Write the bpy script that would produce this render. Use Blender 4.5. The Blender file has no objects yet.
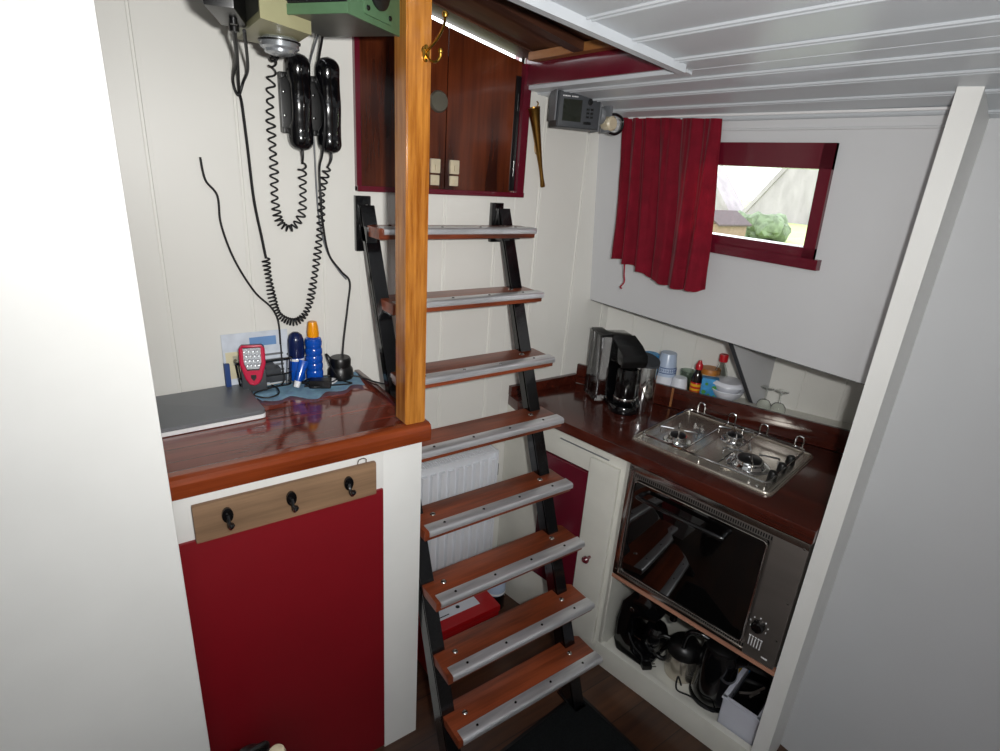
import bpy, bmesh, math, random
from mathutils import Vector, Matrix, noise
random.seed(7)
C = bpy.context.scene
COL = C.collection
PI = math.pi

# ------------------------------------------------------------------ camera
cam_d = bpy.data.cameras.new('camera')
cam = bpy.data.objects.new('camera', cam_d)
COL.objects.link(cam)
C.camera = cam
cam_d.sensor_fit = 'HORIZONTAL'
cam_d.sensor_width = 36.0
cam_d.lens = 562.2 / 1000.0 * 36.0
cam_d.clip_start = 0.02
R0 = Vector((0.81621353, -0.57385871, 0.06694521))
D0 = Vector((-0.14634574, -0.31744975, -0.9369144))
F0 = Vector((0.55890822, 0.75492506, -0.34308855))
m = Matrix.Identity(4)
for i in range(3):
    m[i][0] = R0[i]; m[i][1] = -D0[i]; m[i][2] = -F0[i]
m[2][3] = 1.72
cam.matrix_world = m

# ------------------------------------------------------------------ world
w = bpy.data.worlds.new('sky'); C.world = w; w.use_nodes = True
bg = w.node_tree.nodes['Background']
bg.inputs[0].default_value = (0.93, 0.96, 1.0, 1)
bg.inputs[1].default_value = 4.2

# ------------------------------------------------------------------ lights
def area(name, loc, target, sx, sy, power, col=(1, 1, 1), spread=PI):
    l = bpy.data.lights.new(name, 'AREA'); l.shape = 'RECTANGLE'; l.size = sx; l.size_y = sy
    l.energy = power; l.color = col; l.spread = spread
    o = bpy.data.objects.new(name, l); COL.objects.link(o)
    o.location = loc
    o.rotation_euler = (Vector(target) - Vector(loc)).to_track_quat('-Z', 'Y').to_euler()
    return o
# the photographer's flash, a hand's breadth to the right of the lens
area('camera_flash', (0.09, -0.055, 1.76), (0.90, 1.45, 1.66), 0.055, 0.035, 12.2, (1.0, 0.985, 0.96), math.radians(135))
# added fill light under a made-up ceiling opening behind the photographer
area('added_fill_light', (-0.35, -0.75, 2.10), (-0.3, -0.7, 0), 0.8, 0.7, 7.5, (0.93, 0.96, 1.0))

C.view_settings.view_transform = 'Standard'
C.view_settings.look = 'None'
C.view_settings.exposure = 0.0
C.view_settings.gamma = 1.0
C.view_settings.use_curve_mapping = False
C.cycles.max_bounces = 8
C.cycles.use_denoising = True
C.cycles.sample_clamp_indirect = 6.0

# ------------------------------------------------------------------ materials
def lin(h):
    h = h.lstrip('#'); v = [int(h[i:i+2], 16)/255 for i in (0, 2, 4)]
    return tuple([x/12.92 if x <= .04045 else ((x+.055)/1.055)**2.4 for x in v] + [1])
def base(name, rough, metal=0.0, coat=0.0, spec=0.5):
    mt = bpy.data.materials.new(name); mt.use_nodes = True
    b = mt.node_tree.nodes['Principled BSDF']
    b.inputs['Roughness'].default_value = rough
    b.inputs['Metallic'].default_value = metal
    b.inputs['Coat Weight'].default_value = coat
    b.inputs['Coat Roughness'].default_value = 0.08
    b.inputs['Specular IOR Level'].default_value = spec
    return mt, b, mt.node_tree
def plain(name, col, rough=0.5, metal=0.0, coat=0.0, var=0.06, scale=14.0, bump=0.0, spec=0.5, stretch=(1, 1, 1), bscale=None):
    """paint, plastic or metal: one colour with a little uneven wear"""
    mt, b, nt = base(name, rough, metal, coat, spec)
    n = nt.nodes.new('ShaderNodeTexNoise'); n.inputs['Scale'].default_value = scale
    n.inputs['Detail'].default_value = 3
    tc = nt.nodes.new('ShaderNodeTexCoord'); mp = nt.nodes.new('ShaderNodeMapping')
    mp.inputs['Scale'].default_value = stretch
    nt.links.new(tc.outputs['Object'], mp.inputs[0]); nt.links.new(mp.outputs[0], n.inputs['Vector'])
    r = nt.nodes.new('ShaderNodeValToRGB')
    c = lin(col)
    r.color_ramp.elements[0].color = tuple([x*(1-var) for x in c[:3]] + [1]); r.color_ramp.elements[0].position = 0.3
    r.color_ramp.elements[1].color = tuple([min(1, x*(1+var)) for x in c[:3]] + [1]); r.color_ramp.elements[1].position = 0.7
    nt.links.new(n.outputs['Fac'], r.inputs[0]); nt.links.new(r.outputs[0], b.inputs['Base Color'])
    if bump:
        n2 = nt.nodes.new('ShaderNodeTexNoise'); n2.inputs['Scale'].default_value = bscale or scale*3
        nt.links.new(mp.outputs[0], n2.inputs['Vector'])
        bp = nt.nodes.new('ShaderNodeBump'); bp.inputs['Strength'].default_value = bump; bp.inputs['Distance'].default_value = 0.004
        nt.links.new(n2.outputs['Fac'], bp.inputs['Height']); nt.links.new(bp.outputs[0], b.inputs['Normal'])
    return mt
def wood(name, dark, light, axis='X', rough=0.3, coat=0.0, fine=60.0, ribbon=0.0, planks=None, spec=0.5, blotch=0.5):
    """timber with the grain along one axis; planks=(axis index, width) draws seams"""
    mt, b, nt = base(name, rough, 0, coat, spec)
    tc = nt.nodes.new('ShaderNodeTexCoord'); mp = nt.nodes.new('ShaderNodeMapping')
    sc = [1.0, 1.0, 1.0]; sc['XYZ'.index(axis)] = 0.06
    mp.inputs['Scale'].default_value = sc
    nt.links.new(tc.outputs['Object'], mp.inputs[0])
    n = nt.nodes.new('ShaderNodeTexNoise'); n.inputs['Scale'].default_value = fine
    n.inputs['Detail'].default_value = 6; n.inputs['Roughness'].default_value = 0.65
    nt.links.new(mp.outputs[0], n.inputs['Vector'])
    n2 = nt.nodes.new('ShaderNodeTexNoise'); n2.inputs['Scale'].default_value = 7.0; n2.inputs['Detail'].default_value = 2
    mp2 = nt.nodes.new('ShaderNodeMapping'); s2 = [1.0, 1.0, 1.0]; s2['XYZ'.index(axis)] = 0.35
    mp2.inputs['Scale'].default_value = s2
    nt.links.new(tc.outputs['Object'], mp2.inputs[0]); nt.links.new(mp2.outputs[0], n2.inputs['Vector'])
    mx = nt.nodes.new('ShaderNodeMix'); mx.data_type = 'FLOAT'; mx.inputs[0].default_value = blotch
    nt.links.new(n.outputs['Fac'], mx.inputs[2]); nt.links.new(n2.outputs['Fac'], mx.inputs[3])
    r = nt.nodes.new('ShaderNodeValToRGB')
    r.color_ramp.elements[0].color = lin(dark); r.color_ramp.elements[0].position = 0.36
    r.color_ramp.elements[1].color = lin(light); r.color_ramp.elements[1].position = 0.62
    nt.links.new(mx.outputs[0], r.inputs[0])
    out = r.outputs[0]
    if planks:
        ax, wd, seam = planks
        sp = nt.nodes.new('ShaderNodeSeparateXYZ'); nt.links.new(tc.outputs['Object'], sp.inputs[0])
        d = nt.nodes.new('ShaderNodeMath'); d.operation = 'DIVIDE'; d.inputs[1].default_value = wd
        nt.links.new(sp.outputs[ax], d.inputs[0])
        fr = nt.nodes.new('ShaderNodeMath'); fr.operation = 'FRACT'; nt.links.new(d.outputs[0], fr.inputs[0])
        fl = nt.nodes.new('ShaderNodeMath'); fl.operation = 'FLOOR'; nt.links.new(d.outputs[0], fl.inputs[0])
        wn = nt.nodes.new('ShaderNodeTexWhiteNoise'); wn.noise_dimensions = '1D'
        nt.links.new(fl.outputs[0], wn.inputs['W'])
        mr = nt.nodes.new('ShaderNodeMapRange'); mr.inputs[3].default_value = 0.72; mr.inputs[4].default_value = 1.2
        nt.links.new(wn.outputs['Value'], mr.inputs[0])
        vm = nt.nodes.new('ShaderNodeVectorMath'); vm.operation = 'SCALE'
        nt.links.new(out, vm.inputs[0]); nt.links.new(mr.outputs[0], vm.inputs['Scale'])
        lt = nt.nodes.new('ShaderNodeMath'); lt.operation = 'LESS_THAN'; lt.inputs[1].default_value = seam
        nt.links.new(fr.outputs[0], lt.inputs[0])
        m2 = nt.nodes.new('ShaderNodeMix'); m2.data_type = 'RGBA'
        nt.links.new(lt.outputs[0], m2.inputs[0]); nt.links.new(vm.outputs[0], m2.inputs[6]); m2.inputs[7].default_value = (0.01, 0.006, 0.005, 1)
        out = m2.outputs[2]
    nt.links.new(out, b.inputs['Base Color'])
    bp = nt.nodes.new('ShaderNodeBump'); bp.inputs['Strength'].default_value = 0.12; bp.inputs['Distance'].default_value = 0.002
    nt.links.new(n.outputs['Fac'], bp.inputs['Height']); nt.links.new(bp.outputs[0], b.inputs['Normal'])
    return mt
def glass(name, col=(1, 1, 1, 1), rough=0.0, ior=1.45, alpha=None):
    mt, b, nt = base(name, rough)
    b.inputs['Base Color'].default_value = col
    b.inputs['Transmission Weight'].default_value = 1.0; b.inputs['IOR'].default_value = ior
    return mt

M = {}
M['wall'] = plain('wall_paint', '#e0dfd9', 0.42, var=0.02, scale=3)
M['wall_low'] = plain('side_lining_paint', '#cbccce', 0.5, var=0.02, scale=3)
M['ceil'] = plain('ceiling_paint', '#c3c8cd', 0.3, var=0.02, scale=4)
M['panelwhite'] = plain('cabinet_white_paint', '#e6e6e3', 0.4, var=0.025, scale=6)
M['cream'] = plain('galley_cream_paint', '#d6d5cc', 0.38, var=0.05, scale=9, bump=0.06)
M['redpanel'] = plain('red_door_paint', '#7d0f1a', 0.4, var=0.05, scale=5, bump=0.02, bscale=90)
M['darkred'] = plain('dark_red_gloss_paint', '#5e1223', 0.22, var=0.08, scale=10, coat=0.4)
M['desk'] = wood('varnished_mahogany_planks', '#5a2216', '#8a4030', 'X', 0.12, 0.6, 45, planks=(1, 0.062, 0.03))
M['nosing'] = wood('varnished_mahogany_edge', '#5f2410', '#91421f', 'X', 0.16, 0.5, 50)
M['worktop'] = wood('varnished_worktop', '#30110c', '#522116', 'X', 0.16, 0.4, 40)
M['post'] = wood('varnished_pine_post', '#84490f', '#c07f33', 'Z', 0.22, 0.4, 90, blotch=0.3)
M['tread'] = wood('varnished_tread_wood', '#4c200e', '#98492a', 'X', 0.34, 0.2, 75, blotch=.6)
M['door'] = wood('varnished_door_plywood', '#2a0f08', '#6c3218', 'Z', 0.2, 0.4, 40, blotch=0.6)
M['hatchwood'] = wood('dark_hatch_wood', '#2c1710', '#55301d', 'X', 0.5, 0.0, 40)
M['hatchlight'] = wood('light_hatch_beam_wood', '#86532a', '#b07a44', 'Y', 0.5, 0.0, 40)
M['board'] = wood('brown_coat_board', '#6f5640', '#98795c', 'X', 0.6, 0.0, 50)
M['floor'] = wood('floor_planks', '#2e1a12', '#523524', 'X', 0.3, 0.2, 35, planks=(1, 0.14, 0.02))
M['strip'] = plain('aluminium_nosing', '#dcdde0', 0.32, 0.72, var=0.22, scale=40, stretch=(0.15, 1, 1), bump=0.05)
M['steel'] = plain('stainless_steel', '#bdb9b4', 0.17, 1.0, var=0.06, scale=20, stretch=(1, .2, 1))
M['satin'] = plain('brushed_oven_steel', '#8c8580', 0.42, 0.8, var=0.06, scale=30, stretch=(.1, 1, 1))
M['hobsteel'] = plain('worn_hob_steel', '#d3ccc0', 0.27, 0.9, var=0.08, scale=18)
M['chrome'] = plain('chrome', '#dddddd', 0.07, 1.0, var=0.02)
M['brass'] = plain('brass', '#a98338', 0.24, 1.0, var=0.15, scale=25)
M['oldbrass'] = plain('worn_brass', '#8e6a34', 0.34, 1.0, var=0.2, scale=25)
M['blackmetal'] = plain('black_gloss_metal', '#0a0a0c', 0.2, 0.0, coat=0.6, var=0.15, scale=30, bump=0.12)
M['black'] = plain('black_plastic', '#0b0b0c', 0.35, var=0.1)
M['gloss'] = plain('glossy_black_plastic', '#08080a', 0.1, coat=0.6, var=0.05)
M['bakelite'] = plain('bakelite_black', '#0a0a0d', 0.16, coat=0.5, var=0.05)
M['cable'] = plain('black_cable_rubber', '#111114', 0.5, var=0.1)
M['darkgrey'] = plain('dark_grey_plastic', '#3d4044', 0.45, var=0.05)
M['midgrey'] = plain('grey_plastic', '#6f7276', 0.5, var=0.05)
M['screen'] = plain('dark_lcd_screen', '#23261f', 0.12, coat=0.4, var=0.03)
M['green'] = plain('green_hammered_paint', '#4f6e50', 0.4, var=0.08, scale=30)
M['olive'] = plain('pale_olive_paint', '#a5a27e', 0.45, var=0.05)
M['grille'] = plain('black_grille', '#101112', 0.55, var=0.1)
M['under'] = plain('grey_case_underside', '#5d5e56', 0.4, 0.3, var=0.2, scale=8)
M['white'] = plain('white_plastic', '#e9e9ea', 0.35, var=0.02)
M['enamel'] = plain('radiator_enamel', '#e2e5ea', 0.3, var=0.02)
M['ceramic'] = plain('white_ceramic', '#dfe2ea', 0.15, var=0.02, coat=0.4)
M['curtain'] = plain('red_curtain_cloth', '#96182f', 0.75, var=0.16, scale=25, bump=0.25, bscale=240, spec=0.2)
M['curtain'].node_tree.nodes['Principled BSDF'].inputs['Sheen Weight'].default_value = 0.2
M['towel'] = plain('turquoise_cloth', '#b0dcff', 0.9, var=0.15, scale=50, bump=0.5, bscale=220, spec=0.1)
M['laptop'] = plain('grey_laptop_lid', '#74777b', 0.4, 0.3, var=0.02)
M['blue'] = plain('blue_bottle_plastic', '#0d4fb4', 0.18, coat=0.4, var=0.06)
M['navy'] = plain('navy_plastic', '#121f4a', 0.22, var=0.05)
M['orange'] = plain('orange_cap_plastic', '#ef9a0c', 0.3, var=0.04)
M['pink'] = plain('raspberry_plastic', '#c2113f', 0.3, var=0.04)
M['led'] = plain('led_reflector', '#d4d8dd', 0.2, 0.5, var=0.1, scale=60)
M['paper'] = plain('printed_paper', '#cfd6e0', 0.7, var=0.1, scale=30)
M['paperblue'] = plain('blue_print', '#6c93c4', 0.7, var=0.1)
M['cream2'] = plain('cream_print', '#d8cfae', 0.7, var=0.08)
M['navyink'] = plain('navy_ink', '#1d3f7c', 0.6)
M['toolbox'] = plain('red_steel_box', '#a50f16', 0.3, var=0.05, coat=0.3)
M['label'] = plain('white_label', '#cfd3da', 0.5, var=0.04)
M['ink'] = plain('black_ink', '#15161a', 0.5)
M['mat'] = plain('dark_floor_mat', '#17191a', 0.9, var=0.3, scale=200, bump=0.6, bscale=400, spec=0.1)
M['cup'] = plain('pale_blue_cup', '#b3c3da', 0.25, var=0.03)
M['yellow'] = plain('yellow_print', '#e8b423', 0.4)
M['redplastic'] = plain('red_plastic', '#c01420', 0.3, coat=0.3)
M['carton'] = plain('light_blue_carton', '#2f8cc4', 0.45, var=0.3, scale=45)
M['greenprint'] = plain('green_print', '#3f8d3a', 0.5)
M['tanlid'] = plain('tan_lid', '#b8742a', 0.45)
M['sauce'] = plain('dark_sauce_glass', '#1b0d09', 0.1, coat=0.5)
M['bowlwhite'] = plain('white_bowl_glaze', '#e3e6ee', 0.2, var=0.02, coat=0.3)
M['boxwhite'] = plain('white_plastic_crate', '#c9cbd6', 0.4, var=0.03)
M['knobred'] = plain('dark_red_knob', '#5c1420', 0.18, coat=0.5)
M['bone'] = plain('ivory_latch', '#c9bda2', 0.35, var=0.06, scale=30)
M['burner'] = plain('burner_cap_black', '#151618', 0.3, 0.3, coat=0.3)
M['rawwood'] = wood('unpainted_batten', '#9a6a54', '#c08c74', 'X', 0.6)
M['silver'] = plain('silver_knob', '#aeb3b8', 0.25, 0.7, var=0.05)
M['disc'] = plain('tarnished_disc', '#6d6a5e', 0.35, 0.4, var=0.1)
M['glass'] = glass('clear_glass', (0.97, 1, 0.98, 1))
M['smoke'] = glass('smoked_tank_plastic', (0.5, 0.5, 0.52, 1), 0.05)
M['ovenglass'] = plain('dark_oven_glass', '#060505', 0.03, coat=0.0, var=0.02)
M['ovenglass'].node_tree.nodes['Principled BSDF'].inputs['IOR'].default_value = 1.9
M['lawn'] = plain('lawn_grass', '#a7b878', 0.9, var=0.12, scale=2)
M['thatch'] = plain('thatched_roof', '#9a9396', 0.9, var=0.16, scale=2.2, stretch=(1, 1, .4))
M['brick'] = plain('pale_house_wall', '#b9b5ac', 0.9, var=0.05)
M['leaf'] = plain('hedge_leaves', '#66745a', 0.8, var=0.4, scale=6)
M['shed'] = plain('brown_shed_boards', '#86705f', 0.8, var=0.1)
M['tile'] = plain('dark_outbuilding_wall', '#4e4244', 0.8, var=0.1)
# thin window pane: mostly clear with a faint reflection
def pane_mat():
    mt = bpy.data.materials.new('window_pane_glass'); mt.use_nodes = True; nt = mt.node_tree
    nt.nodes.remove(nt.nodes['Principled BSDF'])
    t = nt.nodes.new('ShaderNodeBsdfTransparent'); g = nt.nodes.new('ShaderNodeBsdfGlossy'); g.inputs['Roughness'].default_value = 0.02
    t.inputs[0].default_value = (0.96, 0.97, 0.97, 1)
    f = nt.nodes.new('ShaderNodeFresnel'); f.inputs[0].default_value = 1.3
    mx = nt.nodes.new('ShaderNodeMixShader'); nt.links.new(f.outputs[0], mx.inputs[0])
    nt.links.new(t.outputs[0], mx.inputs[1]); nt.links.new(g.outputs[0], mx.inputs[2])
    nt.links.new(mx.outputs[0], nt.nodes['Material Output'].inputs[0])
    return mt
M['pane'] = pane_mat()

# ------------------------------------------------------------------ mesh helpers
def BM(): return bmesh.new()
def absorb(bm, t, mat=None):
    if mat is not None: bmesh.ops.transform(t, matrix=mat, verts=t.verts)
    me = bpy.data.meshes.new('tmp'); t.to_mesh(me); t.free(); bm.from_mesh(me); bpy.data.meshes.remove(me)
def box(bm, x0, x1, y0, y1, z0, z1, bev=0.0, seg=2, mat=None):
    t = BM(); bmesh.ops.create_cube(t, size=1)
    for v in t.verts:
        v.co = Vector((x0+(v.co.x+.5)*(x1-x0), y0+(v.co.y+.5)*(y1-y0), z0+(v.co.z+.5)*(z1-z0)))
    if bev: bmesh.ops.bevel(t, geom=t.edges[:], offset=bev, segments=seg, affect='EDGES', profile=0.7)
    absorb(bm, t, mat); return bm
def hexa(bm, pts):
    """8 points: bottom loop then top loop"""
    t = BM(); v = [t.verts.new(p) for p in pts]
    for f in ((3, 2, 1, 0), (4, 5, 6, 7), (0, 1, 5, 4), (1, 2, 6, 5), (2, 3, 7, 6), (3, 0, 4, 7)): t.faces.new([v[i] for i in f])
    bmesh.ops.recalc_face_normals(t, faces=t.faces[:])
    absorb(bm, t); return bm
def lathe(bm, prof, c=(0, 0, 0), seg=32, axis='Z', mat=None):
    t = BM(); rings = []
    for r, z in prof:
        if r <= 1e-6: rings.append([t.verts.new((0, 0, z))])
        else: rings.append([t.verts.new((r*math.cos(2*PI*i/seg), r*math.sin(2*PI*i/seg), z)) for i in range(seg)])
    for a, b in zip(rings, rings[1:]):
        for i in range(seg):
            j = (i+1) % seg
            if len(a) == 1 and len(b) == 1: continue
            if len(a) == 1: t.faces.new((a[0], b[i], b[j]))
            elif len(b) == 1: t.faces.new((a[i], a[j], b[0]))
            else: t.faces.new((a[i], a[j], b[j], b[i]))
    bmesh.ops.recalc_face_normals(t, faces=t.faces[:])
    mm = Matrix.Translation(c)
    if axis == 'X': mm = mm @ Matrix.Rotation(PI/2, 4, 'Y')
    if axis == 'Y': mm = mm @ Matrix.Rotation(-PI/2, 4, 'X')
    if mat is not None: mm = mat @ mm
    absorb(bm, t, mm); return bm
def cyl(bm, c, r, h, axis='Z', seg=24, bev=0.0, mat=None):
    b = min(bev, r*.5, h*.5)
    prof = [(0, 0), (r, 0), (r, h), (0, h)] if not b else [(0, 0), (r-b, 0), (r-b*.3, b*.3), (r, b), (r, h-b), (r-b*.3, h-b*.3), (r-b, h), (0, h)]
    return lathe(bm, prof, c, seg, axis, mat)
def smooth_path(pts, n=8):
    P = [Vector(p) for p in pts]
    if len(P) < 3: return P
    out = []
    for i in range(len(P)-1):
        p0 = P[max(i-1, 0)]; p1 = P[i]; p2 = P[i+1]; p3 = P[min(i+2, len(P)-1)]
        for k in range(n):
            t = k/n
            out.append(0.5*((2*p1)+(-p0+p2)*t+(2*p0-5*p1+4*p2-p3)*t*t+(-p0+3*p1-3*p2+p3)*t**3))
    out.append(P[-1]); return out
def tube(bm, pts, r, seg=8, n=8, closed=False, taper=None):
    P = smooth_path(pts, n) if n else [Vector(p) for p in pts]
    t = BM(); rings = []
    up = Vector((0, 0, 1)); nrm = None
    for i, p in enumerate(P):
        a = P[i-1] if i else (P[-1] if closed else P[0]); b = P[i+1] if i < len(P)-1 else (P[0] if closed else P[-1])
        d = (b-a)
        if d.length < 1e-9: d = Vector((0, 0, 1))
        d.normalize()
        if nrm is None:
            nrm = d.cross(up) if abs(d.dot(up)) < .95 else d.cross(Vector((1, 0, 0)))
        nrm = nrm - d*nrm.dot(d)
        if nrm.length < 1e-6: nrm = d.orthogonal()
        nrm.normalize(); bi = d.cross(nrm)
        rr = r if taper is None else r*taper(i/(len(P)-1))
        rings.append([t.verts.new(p+nrm*rr*math.cos(2*PI*k/seg)+bi*rr*math.sin(2*PI*k/seg)) for k in range(seg)])
    m_ = len(rings)
    for i in range(m_ if closed else m_-1):
        a = rings[i]; b = rings[(i+1) % m_]
        for k in range(seg):
            j = (k+1) % seg; t.faces.new((a[k], a[j], b[j], b[k]))
    if not closed: t.faces.new(rings[0][::-1]); t.faces.new(rings[-1])
    bmesh.ops.recalc_face_normals(t, faces=t.faces[:])
    absorb(bm, t); return bm
def prism(bm, poly, a, b, axis='Z', bev=0.0, mat=None):
    """poly in the plane normal to axis, extruded from a to b. X:(y,z) Y:(x,z) Z:(x,y)"""
    t = BM()
    def P(p, h): return {'X': (h, p[0], p[1]), 'Y': (p[0], h, p[1]), 'Z': (p[0], p[1], h)}[axis]
    lo = [t.verts.new(P(p, a)) for p in poly]; hi = [t.verts.new(P(p, b)) for p in poly]
    t.faces.new(lo); t.faces.new(hi)
    for i in range(len(poly)):
        j = (i+1) % len(poly); t.faces.new((lo[i], lo[j], hi[j], hi[i]))
    bmesh.ops.recalc_face_normals(t, faces=t.faces[:])
    if bev: bmesh.ops.bevel(t, geom=t.edges[:], offset=bev, segments=2, affect='EDGES', profile=0.7)
    absorb(bm, t, mat); return bm
def rrect(w_, h_, r, n=4, cx=0, cy=0):
    out = []
    for sx, sy, a0 in ((1, 1, 0), (-1, 1, 90), (-1, -1, 180), (1, -1, 270)):
        for k in range(n+1):
            a = math.radians(a0+90*k/n)
            out.append((cx+sx*(w_/2-r)+r*math.cos(a), cy+sy*(h_/2-r)+r*math.sin(a)))
    return out
def coil_path(path, rad, pitch, per=12, pfun=None):
    """helix wound round a smooth path, relaxed a bit here and there"""
    P = smooth_path(path, 16)
    out = []; ang = 0.0; acc = 0.0
    L = sum((b-a).length for a, b in zip(P, P[1:]))
    step = pitch/per; i = 0; seg0 = 0.0; s = 0.0
    nrm = Vector((0, 1, 0))
    while s < L and i < len(P)-1:
        d = P[i+1]-P[i]; l = d.length
        if s-seg0 > l or l < 1e-7: seg0 += l; i += 1; continue
        p = P[i]+d*((s-seg0)/l); d = d.normalized()
        n1 = (nrm-d*nrm.dot(d)).normalized(); n2 = d.cross(n1)
        rr = rad*(1+0.15*math.sin(s*60))
        out.append(p+n1*rr*math.cos(ang)*0.8+n2*rr*math.sin(ang))
        ang += 2*PI/per; s += step*(pfun(s/L) if pfun else 1+.15*math.sin(s*23))
    return out

def finish(bm, name, mat, loc=None):
    if loc is not None:
        for v in bm.verts: v.co -= Vector(loc)
    for f in bm.faces: f.smooth = True
    for e in bm.edges:
        if len(e.link_faces) == 2 and e.calc_face_angle(0) > math.radians(38): e.smooth = False
    me = bpy.data.meshes.new(name); bm.to_mesh(me); bm.free()
    me.materials.append(M[mat] if isinstance(mat, str) else mat)
    o = bpy.data.objects.new(name, me); COL.objects.link(o); return o
def part(name, bm, mat, parent, world=True, label=None, loc=None):
    """a part of a thing. world=True: mesh was built in room coordinates (parent unrotated)"""
    o = finish(bm, name, mat, None)
    o.parent = parent
    if world:
        root = parent; off = Vector(parent.location)
        while root.parent: root = root.parent; off += Vector(root.location)
        for v in o.data.vertices: v.co -= off
    if label: o['label'] = label
    return o
def parts(name, bm, mat, parent, world=True, label=None):
    """every loose piece of bm becomes a part of its own"""
    seen = set(); bm.verts.index_update(); bm.verts.ensure_lookup_table(); out = []
    for v0 in bm.verts:
        if v0.index in seen: continue
        st_ = [v0]; comp = []; seen.add(v0.index)
        while st_:
            v = st_.pop(); comp.append(v)
            for e in v.link_edges:
                u = e.other_vert(v)
                if u.index not in seen: seen.add(u.index); st_.append(u)
        t = BM(); mp_ = {v.index: t.verts.new(v.co) for v in comp}
        for f in {f for v in comp for f in v.link_faces}: t.faces.new([mp_[v.index] for v in f.verts])
        bmesh.ops.recalc_face_normals(t, faces=t.faces[:])
        out.append(part(name, t, mat, parent, world, label))
    bm.free(); return out
def thing(name, label, cat, loc=(0, 0, 0), rz=0.0, group=None):
    o = bpy.data.objects.new(name, None); COL.objects.link(o); o.empty_display_size = 0.05
    o.location = loc; o.rotation_euler = (0, 0, rz); o['label'] = label; o['category'] = cat
    if group: o['group'] = group
    return o
def single(name, bm, mat, label, cat, loc=(0, 0, 0), rz=0.0, world=True, group=None):
    o = finish(bm, name, mat, loc if world else None)
    o.location = loc; o.rotation_euler = (0, 0, rz); o['label'] = label; o['category'] = cat
    if group: o['group'] = group
    return o
def struct(name, bm, mat, parent=None):
    o = finish(bm, name, mat)
    if parent: o.parent = parent
    else: o['kind'] = 'structure'
    return o

WY = 1.60                                     # face of the back bulkhead
def cz(x):                                    # underside of the cambered deck
    return 1.97 - 0.185*(x-1.21) if x > 0.5 else 2.1014 + 0.02*(0.5-x)*0
CA = Vector((1.329, 1.035, 0)); CU = Vector((0.1734, -0.985, 0)).normalized(); CRZ = math.atan2(CU.y, CU.x)
CN = Vector((-CU.y, CU.x, 0))
def cab(s, t, z): return tuple(CA + CU*s + CN*t + Vector((0, 0, z)))
FA = Vector((1.705, 1.252, 0)); FU = Vector((0.167, -0.398, 0)).normalized(); FRZ = math.atan2(FU.y, FU.x)
FN = Vector((-FU.y, FU.x, 0))
def fid(p, q, z): return tuple(FA + FU*p + FN*q + Vector((0, 0, z)))

# ================================================================== SETTING
bm = BM(); box(bm, -1.64, 2.3, -2.04, 1.75, -0.06, 0.0); struct('floor', bm, 'floor')

# back bulkhead: planked, with the companionway opening
bm = BM()
OX0, OX1, OZ = 0.640, 1.195, 1.648
edges = [-1.6, -1.4, -1.2, -1.0, -.8, -.6, -.4, -.2, -.06, .135, .333, .527, .725, .919, 1.115, 1.293, 1.494, 1.68, 1.87, 2.06, 2.3]
G = 0.0028
for a, b in zip(edges, edges[1:]):
    a2, b2 = a+G, b-G
    for (z0, z1) in ((0, 2.30),):
        xs = [(a2, b2, 0, 2.3)]
        out = []
        for (x0, x1, z0, z1) in xs:
            if x1 <= OX0 or x0 >= OX1: out.append((x0, x1, z0, z1))
            else:
                if x0 < OX0: out.append((x0, OX0, z0, z1)); x0 = OX0
                if x1 > OX1: out.append((OX1, x1, z0, z1)); x1 = OX1
                out.append((x0, x1, z0, OZ))
        for (x0, x1, z0, z1) in out: box(bm, x0, x1, WY, WY+.02, z0, z1, 0.0012, 1)
    # groove bottom
for (x0, x1, z0, z1) in ((-1.6, OX0, 0, 2.3), (OX1, 2.3, 0, 2.3), (OX0, OX1, 0, OZ)):
    box(bm, x0, x1, WY+.003, WY+.03, z0, z1)
# a second bead line beside each seam
for a in edges[1:-1]:
    if OX0-.02 < a+.014 < OX1+.01: box(bm, a+.012, a+.016, WY-.0012, WY+.004, 0, OZ)
    else: box(bm, a+.012, a+.016, WY-.0012, WY+.004, 0, 2.1 if a < .6 else 1.94 if a > 1.2 else OZ)
struct('wall_back', bm, 'wall')

# ceiling planks with raised beads, open at the companionway hatch
def fy(x): return 1.055 - 0.185*(x-0.757)     # front edge of the hatch opening (runs a little skew)
HX0, HX1 = 0.45, 1.212
bm = BM()
xs = [-1.6] + [round(-1.45+.1135*i, 4) for i in range(17)] + [0.45, .5, 0.567, 0.680, 0.793, 0.905, 1.0245, 1.144, 1.212, 1.258, 1.345, 1.448, 1.568, 1.75]
xs = sorted(set([x for x in xs if x < .451 or x > .46]))
SK = (-0.75, 0.05, -1.10, -0.40)              # made-up opening for fill light, saloon ceiling x0 x1 y0 y1
def slab(x0, x1, ya0, ya1, yb0, yb1):
    z0, z1 = cz(x0), cz(x1)
    hexa(bm, [(x0, ya0, z0), (x1, yb0, z1), (x1, yb1, z1), (x0, ya1, z0), (x0, ya0, z0+.02), (x1, yb0, z1+.02), (x1, yb1, z1+.02), (x0, ya1, z0+.02)])
for a, b in zip(xs, xs[1:]):
    if b-a < 0.004: continue
    g = 0.0015
    x0, x1 = a+g, b-g
    if a >= HX0-1e-4 and b <= HX1+1e-4:
        slab(x0, x1, -2.0, fy(x0), -2.0, fy(x1))
    elif b > SK[0] and a < SK[1]:
        slab(x0, x1, -2.0, SK[2], -2.0, SK[2]); slab(x0, x1, SK[3], 1.7, SK[3], 1.7)
    else: slab(x0, x1, -2.0, 1.62 if a > .4 else 1.7, -2.0, 1.62 if a > .4 else 1.7)
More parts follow.
